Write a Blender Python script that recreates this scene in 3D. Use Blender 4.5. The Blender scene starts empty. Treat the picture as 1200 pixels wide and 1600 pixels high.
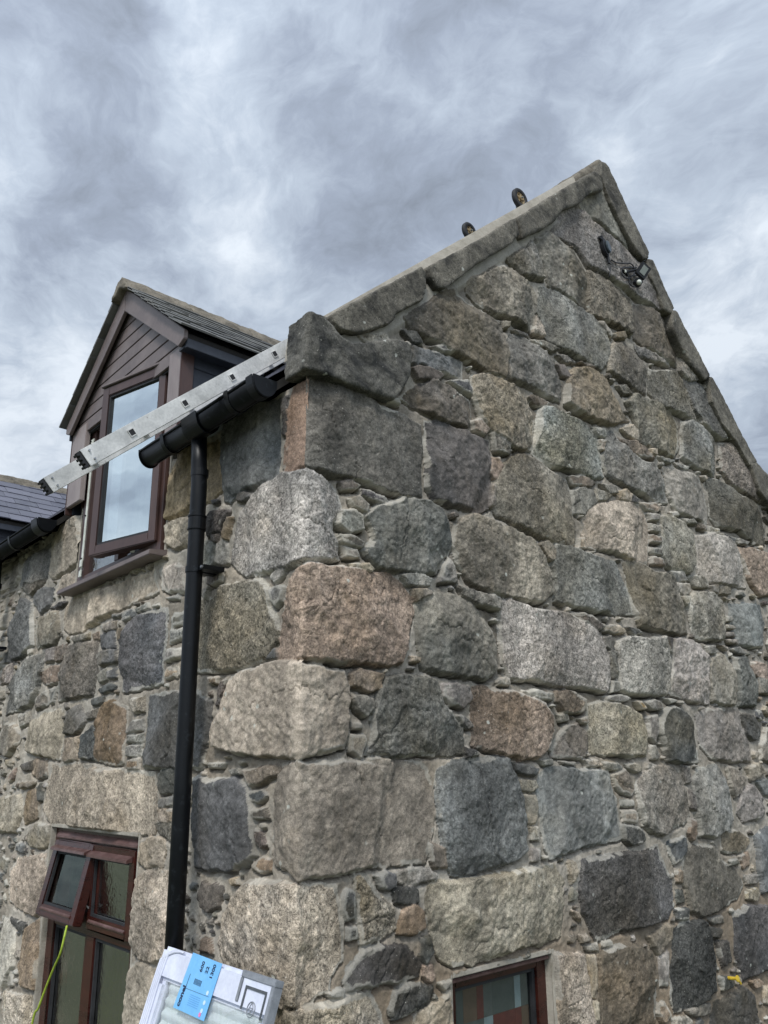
import bpy, bmesh, math, random
import numpy as np
from mathutils import Vector, Matrix, noise as mnoise

sc = bpy.context.scene
col = sc.collection
random.seed(7)
rng = np.random.default_rng(11)

# ------------------------------------------------------------------ camera
# World: X runs along the gable wall away from the corner, Y along the front wall,
# Z up. The corner arris of the house is x = y = 0; eye level is z = 0.
F = 1242.72
PX, PY = 606.07, 865.58
def _v(x, y):
    a = np.array([x - PX, y - PY, F]); return a / np.linalg.norm(a)
_X = _v(2040., 1190.); _Y = _v(-550., 1215.)
_Y = _Y - _X * np.dot(_X, _Y); _Y /= np.linalg.norm(_Y)
_Z = np.cross(_X, _Y)
RW = np.array([_X, _Y, _Z])
if RW[2][1] > 0:
    RW[2] = -RW[2]
def ray(px, py):
    return RW @ np.array([px - PX, py - PY, F])
_d = ray(467, 1190)
CAM = -_d / math.hypot(_d[0], _d[1]) * 2.85
CAM[2] = 0.0
GROUND = -2.1
def on(px, py, axis, val):
    d = ray(px, py); t = (val - CAM[axis]) / d[axis]
    return Vector(CAM + t * d)
cam = bpy.data.cameras.new('camera'); camo = bpy.data.objects.new('camera', cam); col.objects.link(camo)
r_, u_, b_ = RW @ np.array([1, 0, 0]), RW @ np.array([0, -1, 0]), RW @ np.array([0, 0, -1])
M = Matrix(((r_[0], u_[0], b_[0], CAM[0]), (r_[1], u_[1], b_[1], CAM[1]), (r_[2], u_[2], b_[2], CAM[2]), (0, 0, 0, 1)))
camo.matrix_world = M
cam.sensor_fit = 'HORIZONTAL'; cam.sensor_width = 36.0; cam.lens = F / 1200 * 36.0
cam.shift_x = (600 - PX) / 1200; cam.shift_y = (PY - 800) / 1200
cam.clip_start = 0.05; cam.clip_end = 3000
sc.camera = camo

# ------------------------------------------------------------------ sky, sun, exposure
SUN_DIR = Vector((-0.74, -0.52, 1.05)).normalized()      # towards the sun, behind the viewer
SUN_EL = math.asin(SUN_DIR.z); SUN_AZ = math.atan2(SUN_DIR.x, SUN_DIR.y)
w = bpy.data.worlds.new('World'); sc.world = w; w.use_nodes = True
nt = w.node_tree; nt.nodes.clear()
class NB:
    def __init__(s, nt): s.nt = nt
    def n(s, t, **k):
        nd = s.nt.nodes.new(t)
        for a, b in k.items():
            if a == 'inp':
                for i, vv in b.items(): nd.inputs[i].default_value = vv
            else: setattr(nd, a, b)
        return nd
    def l(s, a, b): s.nt.links.new(a, b)
    def math(s, op, a, b=None, clamp=False):
        m = s.n('ShaderNodeMath', operation=op); m.use_clamp = clamp
        for i, v in enumerate((a, b)):
            if v is None: continue
            if isinstance(v, (int, float)): m.inputs[i].default_value = v
            else: s.l(v, m.inputs[i])
        return m.outputs[0]
    def vmath(s, op, a, b=None):
        m = s.n('ShaderNodeVectorMath', operation=op)
        for i, v in enumerate((a, b)):
            if v is None: continue
            if isinstance(v, (tuple, list)): m.inputs[i].default_value = v
            else: s.l(v, m.inputs[i])
        return m
    def ramp(s, fac, stops, interp='LINEAR'):
        r = s.n('ShaderNodeValToRGB'); r.color_ramp.interpolation = interp
        els = r.color_ramp.elements
        while len(els) < len(stops): els.new(0.5)
        for e, (p, c) in zip(els, stops):
            e.position = p
            e.color = (c, c, c, 1) if isinstance(c, (int, float)) else (c[0], c[1], c[2], 1)
        s.l(fac, r.inputs[0]); return r.outputs[0]
    def noise(s, vec, scale, detail=4, rough=0.55, dist=0.0):
        nn = s.n('ShaderNodeTexNoise'); nn.inputs['Scale'].default_value = scale
        nn.inputs['Detail'].default_value = detail; nn.inputs['Roughness'].default_value = rough
        nn.inputs['Distortion'].default_value = dist
        if vec is not None: s.l(vec, nn.inputs['Vector'])
        return nn.outputs[0]
    def mix(s, fac, a, b, mode='MIX'):
        m = s.n('ShaderNodeMix', data_type='RGBA', blend_type=mode)
        for i, v in ((0, fac), (6, a), (7, b)):
            if isinstance(v, (int, float)): m.inputs[i].default_value = v
            elif isinstance(v, (tuple, list)): m.inputs[i].default_value = (v[0], v[1], v[2], 1)
            else: s.l(v, m.inputs[i])
        return m.outputs[2]
def lin(c):
    return tuple(((v / 255) / 12.92 if v / 255 <= 0.04045 else ((v / 255 + 0.055) / 1.055) ** 2.4) for v in c)

b = NB(nt)
sky = b.n('ShaderNodeTexSky', sky_type='NISHITA'); sky.sun_disc = False
sky.sun_elevation = SUN_EL; sky.sun_rotation = SUN_AZ
bg1 = b.n('ShaderNodeBackground'); bg1.inputs[1].default_value = 0.06; b.l(sky.outputs[0], bg1.inputs[0])
tc = b.n('ShaderNodeTexCoord')
dirv = b.vmath('NORMALIZE', tc.outputs['Generated']).outputs[0]
sep = b.n('ShaderNodeSeparateXYZ'); b.l(dirv, sep.inputs[0])
den = b.math('ADD', b.math('MAXIMUM', sep.outputs[2], 0.0), 0.28)
cb = b.n('ShaderNodeCombineXYZ')
b.l(b.math('DIVIDE', sep.outputs[0], den), cb.inputs[0]); b.l(b.math('DIVIDE', sep.outputs[1], den), cb.inputs[1])
cb.inputs[2].default_value = 3.7
mpp = b.n('ShaderNodeMapping'); mpp.inputs['Rotation'].default_value = (0, 0, 0.75); mpp.inputs['Scale'].default_value = (1.0, 0.82, 1.0); b.l(cb.outputs[0], mpp.inputs[0])
wn = b.n('ShaderNodeTexNoise'); wn.inputs['Scale'].default_value = 2.6; wn.inputs['Detail'].default_value = 5; b.l(mpp.outputs[0], wn.inputs['Vector'])
ws = b.n('ShaderNodeVectorMath', operation='SCALE'); b.l(wn.outputs['Color'], ws.inputs[0]); ws.inputs['Scale'].default_value = 0.40
cl = b.vmath('ADD', mpp.outputs[0], ws.outputs[0]).outputs[0]
n_big = b.noise(cl, 1.25, 3, 0.5, 0.3)
n_mid = b.noise(cl, 4.2, 8, 0.62, 0.0)
n_fine = b.noise(cl, 12.0, 6, 0.66, 0.0)
val = b.math('ADD', b.math('MULTIPLY', n_big, 0.34), b.math('ADD', b.math('MULTIPLY', n_mid, 0.72), b.math('MULTIPLY', n_fine, 0.20)))
def blob(px, py, width, amt):
    d = ray(px, py); d = d / np.linalg.norm(d)
    dt = b.n('ShaderNodeVectorMath', operation='DOT_PRODUCT'); b.l(dirv, dt.inputs[0]); dt.inputs[1].default_value = tuple(d)
    mr = b.n('ShaderNodeMapRange', interpolation_type='SMOOTHERSTEP')
    b.l(dt.outputs['Value'], mr.inputs[0]); mr.inputs[1].default_value = math.cos(width); mr.inputs[2].default_value = 1.0
    mr.inputs[3].default_value = 0.0; mr.inputs[4].default_value = amt
    return mr.outputs[0]
for q in ((640, 60, 0.30, -0.12), (30, 210, 0.13, 0.08), (310, 250, 0.15, 0.06), (120, 640, 0.22, 0.10), (560, 210, 0.12, 0.05), (140, 110, 0.08, 0.05),
          (180, 380, 0.13, -0.07), (530, 330, 0.15, -0.06), (1000, 300, 0.16, -0.03), (60, 60, 0.16, -0.06), (1130, 470, 0.15, 0.08), (345, 20, 0.09, 0.07), (740, 130, 0.08, 0.05), (0, 420, 0.14, -0.03)):
    val = b.math('ADD', val, blob(*q))
ccol = b.ramp(val, ((0.42, lin((124, 132, 144))), (0.55, lin((149, 159, 175))), (0.66, lin((176, 187, 201))), (0.80, lin((214, 222, 231)))))
sd = b.n('ShaderNodeVectorMath', operation='DOT_PRODUCT'); b.l(dirv, sd.inputs[0]); sd.inputs[1].default_value = tuple(SUN_DIR)
glow = b.math('POWER', b.math('MAXIMUM', b.math('ADD', b.math('MULTIPLY', sd.outputs['Value'], 0.5), 0.5), 0.0), 3.0)
gain = b.math('ADD', 0.68, b.math('MULTIPLY', glow, 1.15))           # thin cloud round the hidden sun is brighter
below = b.math('GREATER_THAN', sep.outputs[2], -0.02)
ccol2 = b.mix(below, lin((90, 95, 80)), ccol)
bg2 = b.n('ShaderNodeBackground'); b.l(ccol2, bg2.inputs[0]); b.l(gain, bg2.inputs[1])
ms = b.n('ShaderNodeMixShader'); ms.inputs[0].default_value = 0.93
b.l(bg1.outputs[0], ms.inputs[1]); b.l(bg2.outputs[0], ms.inputs[2])
wo = b.n('ShaderNodeOutputWorld'); b.l(ms.outputs[0], wo.inputs[0])
sun = bpy.data.lights.new('sun', 'SUN'); sun.energy = 1.5; sun.angle = math.radians(14); sun.color = (1.0, 0.965, 0.91)
suno = bpy.data.objects.new('sun', sun); col.objects.link(suno)
suno.rotation_euler = SUN_DIR.to_track_quat('Z', 'Y').to_euler()
sc.view_settings.view_transform = 'Standard'; sc.view_settings.look = 'None'
sc.view_settings.gamma = 1.0; sc.view_settings.exposure = 0.72
try: sc.view_settings.use_curve_mapping = False
except Exception: pass

# ------------------------------------------------------------------ helpers
def tag(o, label=None, cat=None, group=None, kind=None):
    if label: o['label'] = label
    if cat: o['category'] = cat
    if group: o['group'] = group
    if kind: o['kind'] = kind
    return o
def empty(name, loc, **k):
    o = bpy.data.objects.new(name, None); col.objects.link(o); o.location = loc; o.empty_display_size = 0.1
    return tag(o, **k)
def wloc(o):
    p = Vector((0, 0, 0))
    while o: p += o.location; o = o.parent
    return p
def link(name, me, parent=None, mats=None, smooth=False):
    o = bpy.data.objects.new(name, me); col.objects.link(o)
    if mats:
        for m in (mats if isinstance(mats, (list, tuple)) else [mats]): me.materials.append(m)
    if parent:
        o.parent = parent; o.location = -wloc(parent)
    if smooth: me.polygons.foreach_set('use_smooth', [True] * len(me.polygons))
    return o
class MB:
    def __init__(s): s.v = []; s.f = []; s.m = []
    def add(s, vs, fs, mi=0):
        o = len(s.v); s.v += [tuple(x) for x in vs]; s.f += [tuple(i + o for i in f) for f in fs]; s.m += [mi] * len(fs)
    def box(s, p, ex, ey, ez, mi=0):
        p, ex, ey, ez = map(Vector, (p, ex, ey, ez))
        vs = [p, p + ex, p + ex + ey, p + ey]; vs += [q + ez for q in vs]
        fs = [(0, 3, 2, 1), (4, 5, 6, 7), (0, 1, 5, 4), (1, 2, 6, 5), (2, 3, 7, 6), (3, 0, 4, 7)]
        if ex.cross(ey).dot(ez) < 0: fs = [tuple(reversed(f)) for f in fs]
        s.add(vs, fs, mi)
    def abox(s, x0, x1, y0, y1, z0, z1, mi=0):
        s.box((x0, y0, z0), (x1 - x0, 0, 0), (0, y1 - y0, 0), (0, 0, z1 - z0), mi)
    def prism(s, poly, ext, mi=0):
        n = len(poly); poly = [Vector(p) for p in poly]; ext = Vector(ext)
        nrm = Vector((0, 0, 0))
        for i in range(n): nrm += poly[i].cross(poly[(i + 1) % n])
        vs = poly + [p + ext for p in poly]
        fs = [tuple(reversed(range(n))), tuple(range(n, 2 * n))] + [(i, (i + 1) % n, n + (i + 1) % n, n + i) for i in range(n)]
        if nrm.dot(ext) < 0: fs = [tuple(reversed(f)) for f in fs]
        s.add(vs, fs, mi)
    def tube(s, pts, r, seg=10, cap=True, mi=0):
        pts = [Vector(p) for p in pts]; rs = r if isinstance(r, (list, tuple)) else [r] * len(pts)
        up = Vector((0.13, 0.31, 0.94)).normalized(); vs = []; n = len(pts)
        t0 = (pts[1] - pts[0]).normalized(); a = t0.cross(up)
        if a.length < 0.1: a = t0.cross(Vector((1, 0, 0)))
        a.normalize()
        for i, p in enumerate(pts):
            t = (pts[min(i + 1, n - 1)] - pts[max(i - 1, 0)]).normalized()
            a = (a - t * a.dot(t)).normalized(); c = t.cross(a)
            for k in range(seg):
                an = 2 * math.pi * k / seg
                vs.append(p + (a * math.cos(an) + c * math.sin(an)) * rs[i])
        fs = []
        for i in range(n - 1):
            for k in range(seg):
                k2 = (k + 1) % seg
                fs.append((i * seg + k, i * seg + k2, (i + 1) * seg + k2, (i + 1) * seg + k))
        if cap: fs += [tuple(reversed(range(seg))), tuple((n - 1) * seg + k for k in range(seg))]
        s.add(vs, fs, mi)
    def build(s, name, mats, parent=None, bevel=0, smooth=False):
        me = bpy.data.meshes.new(name); me.from_pydata(s.v, [], s.f)
        o = link(name, me, parent, mats)
        me.polygons.foreach_set('material_index', s.m)
        if smooth: me.polygons.foreach_set('use_smooth', [True] * len(me.polygons))
        me.update()
        if bevel:
            bm = bmesh.new(); bm.from_mesh(me)
            bmesh.ops.remove_doubles(bm, verts=bm.verts, dist=1e-6)
            es = [e for e in bm.edges if len(e.link_faces) == 2 and e.calc_face_angle(0) > 0.6]
            bmesh.ops.bevel(bm, geom=es, offset=bevel, segments=2, affect='EDGES', clamp_overlap=True)
            bm.to_mesh(me); bm.free()
        return o
def catmull(pts, n=8):
    pts = [Vector(p) for p in pts]; P = [pts[0]] + pts + [pts[-1]]; out = []
    for i in range(1, len(P) - 2):
        for k in range(n):
            t = k / n; a, b_, c, d = P[i - 1], P[i], P[i + 1], P[i + 2]
            out.append(0.5 * ((2 * b_) + (c - a) * t + (2 * a - 5 * b_ + 4 * c - d) * t * t + (3 * b_ - a - 3 * c + d) * t ** 3))
    out.append(pts[-1]); return out

# ------------------------------------------------------------------ materials
def newmat(name):
    m = bpy.data.materials.new(name); m.use_nodes = True
    nt = m.node_tree; nt.nodes.clear(); b = NB(nt)
    out = b.n('ShaderNodeOutputMaterial'); p = b.n('ShaderNodeBsdfPrincipled'); b.l(p.outputs[0], out.inputs[0])
    tc = b.n('ShaderNodeTexCoord')
    return m, b, p, tc.outputs['Object'], out
def bump(b, p, h, strength, dist):
    bp = b.n('ShaderNodeBump'); bp.inputs['Strength'].default_value = strength; bp.inputs['Distance'].default_value = dist
    b.l(h, bp.inputs['Height']); b.l(bp.outputs[0], p.inputs['Normal'])
def worn(name, c1, c2, rough=0.5, scale=8, metallic=0.0, bumpd=0.0015, rvar=0.15, spec=0.5, stretch=(1, 1, 1), speck=None):
    m, b, p, oc, out = newmat(name)
    mp = b.n('ShaderNodeMapping'); mp.inputs['Scale'].default_value = stretch; b.l(oc, mp.inputs[0]); v = mp.outputs[0]
    n1 = b.noise(v, scale, 5, 0.6, 0.4); n2 = b.noise(v, scale * 9, 4, 0.6)
    f = b.ramp(b.math('ADD', b.math('MULTIPLY', n1, 0.7), b.math('MULTIPLY', n2, 0.3)), ((0.36, 0.0), (0.66, 1.0)))
    c = b.mix(f, c1, c2)
    if speck:
        sp = b.ramp(b.noise(oc, speck[0], 3, 0.7), ((speck[1], 0.0), (speck[1] + 0.06, 1.0)))
        c = b.mix(b.math('MULTIPLY', sp, speck[3]), c, speck[2])
    b.l(c, p.inputs['Base Color']); p.inputs['Metallic'].default_value = metallic
    p.inputs['Specular IOR Level'].default_value = spec
    rr = b.math('ADD', rough - rvar / 2, b.math('MULTIPLY', n1, rvar)); b.l(rr, p.inputs['Roughness'])
    if bumpd: bump(b, p, n2, 0.5, bumpd)
    return m
def m_stone_wall(name='rubble_granite', ca=None, cb_=None, gr=0.5, lich=0.56):
    m, b, p, oc, out = newmat(name)
    if ca is None:
        at = b.n('ShaderNodeAttribute', attribute_name='Col'); ak = b.n('ShaderNodeAttribute', attribute_name='Kind')
        sk = b.n('ShaderNodeSeparateColor'); b.l(ak.outputs['Color'], sk.inputs[0])
        grain, mort, base, rnd = sk.outputs[0], sk.outputs[1], at.outputs['Color'], sk.outputs[2]
    else:
        pn = b.noise(oc, 4.5, 5, 0.65, 0.8); base = b.mix(b.ramp(pn, ((0.36, 0.0), (0.64, 1.0))), ca, cb_)
        gv = b.n('ShaderNodeValue'); gv.outputs[0].default_value = gr; mv = b.n('ShaderNodeValue'); mv.outputs[0].default_value = 0.0; grain, mort, rnd = gv.outputs[0], mv.outputs[0], gv.outputs[0]
    # crystalline grain: feldspar light, mica dark, at two sizes
    n1a = b.noise(oc, 190, 3, 0.8); n1b = b.noise(oc, 110, 4, 0.8)
    mm = b.n('ShaderNodeMix', data_type='FLOAT'); b.l(rnd, mm.inputs[0]); b.l(n1a, mm.inputs[2]); b.l(n1b, mm.inputs[3]); n1 = mm.outputs[0]; n2 = b.noise(oc, 40, 4, 0.7); n3 = b.noise(oc, 11, 5, 0.65, 0.6)
    sp = b.math('ADD', b.math('MULTIPLY', b.math('SUBTRACT', n1, 0.5), 6.6), b.math('MULTIPLY', b.math('SUBTRACT', n2, 0.5), 2.2))
    k = b.math('ADD', 1.0, b.math('MULTIPLY', sp, grain))
    k = b.math('MULTIPLY', k, b.math('ADD', 0.62, b.math('MULTIPLY', n3, 0.76)))
    k = b.math('MAXIMUM', k, 0.12)
    cc = b.n('ShaderNodeVectorMath', operation='SCALE'); b.l(base, cc.inputs[0]); b.l(k, cc.inputs['Scale'])
    # bright crystals
    v1 = b.n('ShaderNodeTexVoronoi', feature='F1'); v1.inputs['Scale'].default_value = 95; b.l(oc, v1.inputs['Vector'])
    dots = b.ramp(v1.outputs['Distance'], ((0.10, 1.0), (0.2, 0.0)))
    sel = b.ramp(b.noise(oc, 60, 2, 0.5), ((0.56, 0.0), (0.62, 1.0)))
    f = b.math('MULTIPLY', b.math('MULTIPLY', dots, sel), b.math('MULTIPLY', grain, 1.0), clamp=True)
    c = b.mix(f, cc.outputs[0], lin((215, 212, 200)))
    # pale lichen crusts
    v2 = b.n('ShaderNodeTexVoronoi', feature='F1'); v2.inputs['Scale'].default_value = 16; b.l(b.vmath('ADD', oc, None).outputs[0], v2.inputs['Vector'])
    wob = b.math('ADD', v2.outputs['Distance'], b.math('MULTIPLY', b.math('SUBTRACT', n2, 0.5), 0.5))
    li = b.ramp(wob, ((0.10, 1.0), (0.15, 0.0)))
    sel2 = b.ramp(b.noise(oc, 3.1, 3, 0.6), ((lich, 0.0), (lich + 0.08, 1.0)))
    f2 = b.math('MULTIPLY', b.math('MULTIPLY', li, sel2), b.math('SUBTRACT', 0.75, mort), clamp=True)
    c = b.mix(f2, c, lin((188, 190, 180)))
    b.l(c, p.inputs['Base Color'])
    b.l(b.math('ADD', 0.78, b.math('MULTIPLY', n2, 0.25)), p.inputs['Roughness']); p.inputs['Specular IOR Level'].default_value = 0.35
    rg = b.n('ShaderNodeTexVoronoi', feature='DISTANCE_TO_EDGE'); rg.inputs['Scale'].default_value = 13
    dv = b.vmath('ADD', oc, None); wv = b.n('ShaderNodeTexNoise'); wv.inputs['Scale'].default_value = 9; b.l(oc, wv.inputs['Vector'])
    sv = b.n('ShaderNodeVectorMath', operation='SCALE'); b.l(wv.outputs['Color'], sv.inputs[0]); sv.inputs['Scale'].default_value = 0.16
    b.l(sv.outputs[0], dv.inputs[1]); b.l(dv.outputs[0], rg.inputs['Vector'])
    crk = b.ramp(rg.outputs['Distance'], ((0.0, 0.0), (0.03, 1.0)))
    h = b.math('ADD', b.math('MULTIPLY', n1, 0.42), b.math('ADD', b.math('MULTIPLY', n2, 0.55), b.math('MULTIPLY', n3, 0.9)))
    h = b.math('ADD', h, b.math('MULTIPLY', crk, b.math('MULTIPLY', grain, 0.25)))
    bp = b.n('ShaderNodeBump'); bp.inputs['Distance'].default_value = 0.010; b.l(b.math('ADD', 0.35, b.math('MULTIPLY', rnd, 0.55)), bp.inputs['Strength']); b.l(h, bp.inputs['Height']); b.l(bp.outputs[0], p.inputs['Normal'])
    return m
def m_glass(name, tint, refl, inner=(0.02, 0.022, 0.022), ripple=0.12, rs=2.2):
    m, b, p, oc, out = newmat(name)
    p.inputs['Base Color'].default_value = (*inner, 1); p.inputs['Roughness'].default_value = 0.05
    gl = b.n('ShaderNodeBsdfGlossy'); gl.inputs['Roughness'].default_value = 0.03; gl.inputs['Color'].default_value = (*tint, 1)
    tr = b.n('ShaderNodeBsdfTransparent'); tr.inputs['Color'].default_value = (0.82, 0.84, 0.83, 1)
    fr = b.n('ShaderNodeFresnel'); fr.inputs['IOR'].default_value = 1.5
    nb = b.n('ShaderNodeBump'); nb.inputs['Strength'].default_value = ripple; nb.inputs['Distance'].default_value = 0.01
    b.l(b.noise(oc, rs, 3, 0.6), nb.inputs['Height']); b.l(nb.outputs[0], gl.inputs['Normal'])
    geo = b.n('ShaderNodeNewGeometry'); f = b.math('MULTIPLY', b.math('ADD', fr.outputs[0], refl, clamp=True), b.math('SUBTRACT', 1.0, geo.outputs['Backfacing']))
    ms = b.n('ShaderNodeMixShader'); b.l(f, ms.inputs[0]); b.l(tr.outputs[0], ms.inputs[1]); b.l(gl.outputs[0], ms.inputs[2])
    b.l(ms.outputs[0], out.inputs[0]); return m
def m_slate(name, c1, c2, c3):
    m, b, p, oc, out = newmat(name)
    geo = b.n('ShaderNodeNewGeometry')
    f = geo.outputs['Random Per Island']
    c = b.mix(f, c1, c2)
    n1 = b.noise(oc, 14, 5, 0.65, 0.5); n2 = b.noise(oc, 90, 3, 0.6)
    c = b.mix(b.ramp(n1, ((0.45, 0.0), (0.7, 1.0))), c, c3)
    c = b.mix(0.35, c, b.mix(n2, (0.02, 0.02, 0.02), (0.4, 0.4, 0.4)), 'OVERLAY')
    b.l(c, p.inputs['Base Color']); p.inputs['Roughness'].default_value = 0.6
    bump(b, p, b.math('ADD', n2, b.math('MULTIPLY', n1, 2.0)), 0.6, 0.003); return m
MT = {}
MT['wall'] = m_stone_wall()
MT['coping'] = m_stone_wall('weathered_coping_stone', lin((58, 56, 51)), lin((122, 117, 106)), 0.65, 0.53)
MT['kneeler'] = m_stone_wall('dark_granite', lin((50, 50, 48)), lin((114, 111, 103)), 0.65, 0.50)
MT['ridge'] = worn('lichened_ridge_stone', lin((72, 67, 58)), lin((134, 126, 112)), 0.9, 14, bumpd=0.005, speck=(40, 0.6, lin((80, 78, 62)), 0.7))
MT['mortar'] = worn('lime_mortar', lin((140, 134, 122)), lin((178, 172, 160)), 0.92, 10, bumpd=0.006, spec=0.25)
MT['black'] = worn('black_gutter_plastic', lin((4, 6, 9)), lin((11, 14, 18)), 0.40, 5, spec=0.28, speck=(22, 0.60, lin((34, 38, 42)), 0.6), bumpd=0.0004, rvar=0.2)
MT['blackm'] = worn('black_matt_plastic', lin((10, 12, 16)), lin((22, 25, 30)), 0.5, 20, bumpd=0.0008)
MT['brown'] = worn('brown_frame_plastic', lin((58, 41, 38)), lin((79, 59, 54)), 0.38, 3, bumpd=0.0005, stretch=(1, 1, 0.3))
MT['clad'] = worn('faded_brown_cladding', lin((94, 83, 81)), lin((120, 109, 106)), 0.5, 4, bumpd=0.0006, speck=(35, 0.7, lin((66, 54, 54)), 0.5))
MT['post'] = worn('bleached_brown_post', lin((122, 110, 108)), lin((148, 137, 133)), 0.5, 5, bumpd=0.0006, stretch=(1, 1, 0.3))
MT['red'] = worn('mahogany_frame', lin((40, 17, 14)), lin((68, 31, 24)), 0.28, 7, bumpd=0.0006, stretch=(1, 0.5, 2.5))
MT['redlite'] = worn('mahogany_frame_worn', lin((70, 46, 42)), lin((108, 84, 80)), 0.4, 18, bumpd=0.0008)
MT['glass'] = m_glass('sash_glass', (0.86, 0.94, 0.95), 0.62)
MT['glassd'] = m_glass('lower_glass', (0.92, 0.95, 0.92), 0.36, ripple=0.35, rs=30)
MT['glassl'] = m_glass('tilted_glass', (0.5, 0.56, 0.5), 0.10)
MT['rubber'] = worn('black_rubber', lin((22, 23, 25)), lin((44, 45, 48)), 0.7, 20, bumpd=0.001)
MT['alu'] = worn('weathered_aluminium', lin((182, 182, 179)), lin((232, 231, 227)), 0.5, 12, metallic=0.12, bumpd=0.0008, speck=(60, 0.66, lin((110, 105, 98)), 0.6), stretch=(1, 1, 1))
MT['aluin'] = worn('dull_aluminium', lin((95, 96, 96)), lin((135, 135, 132)), 0.55, 10, metallic=0.3)
MT['slate'] = m_slate('old_grey_slate', lin((84, 85, 84)), lin((130, 130, 126)), lin((104, 101, 92)))
MT['slateb'] = m_slate('blue_grey_slate', lin((92, 94, 106)), lin((120, 121, 134)), lin((110, 112, 122)))
MT['cheek'] = worn('dark_lead_cheek', lin((38, 43, 52)), lin((58, 63, 72)), 0.5, 4, bumpd=0.001)
MT['white'] = worn('white_painted_metal', lin((185, 188, 178)), lin((222, 224, 214)), 0.4, 30, bumpd=0.0003)
MT['hub'] = worn('ochre_wheel_hub', lin((120, 104, 76)), lin((168, 148, 112)), 0.6, 40)
MT['dark'] = worn('dark_interior', lin((24, 23, 22)), lin((46, 43, 38)), 0.9, 3)
MT['curtain'] = worn('pale_blind', lin((150, 152, 140)), lin((180, 182, 170)), 0.8, 5, stretch=(6, 6, 0.3))
MT['cream'] = worn('olive_cream_panel', lin((104, 98, 76)), lin((128, 120, 96)), 0.7, 4)
MT['steel'] = worn('galvanised_steel', lin((120, 122, 124)), lin((190, 192, 194)), 0.35, 20, metallic=0.8)
MT['lamp'] = worn('lamp_glass', lin((118, 124, 118)), lin((142, 146, 138)), 0.2, 6)
MT['cord'] = worn('yellow_green_cord', lin((128, 150, 36)), lin((168, 188, 66)), 0.6, 60)
MT['yellow'] = worn('yellow_plastic', lin((188, 158, 40)), lin((222, 192, 70)), 0.5, 60)

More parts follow.
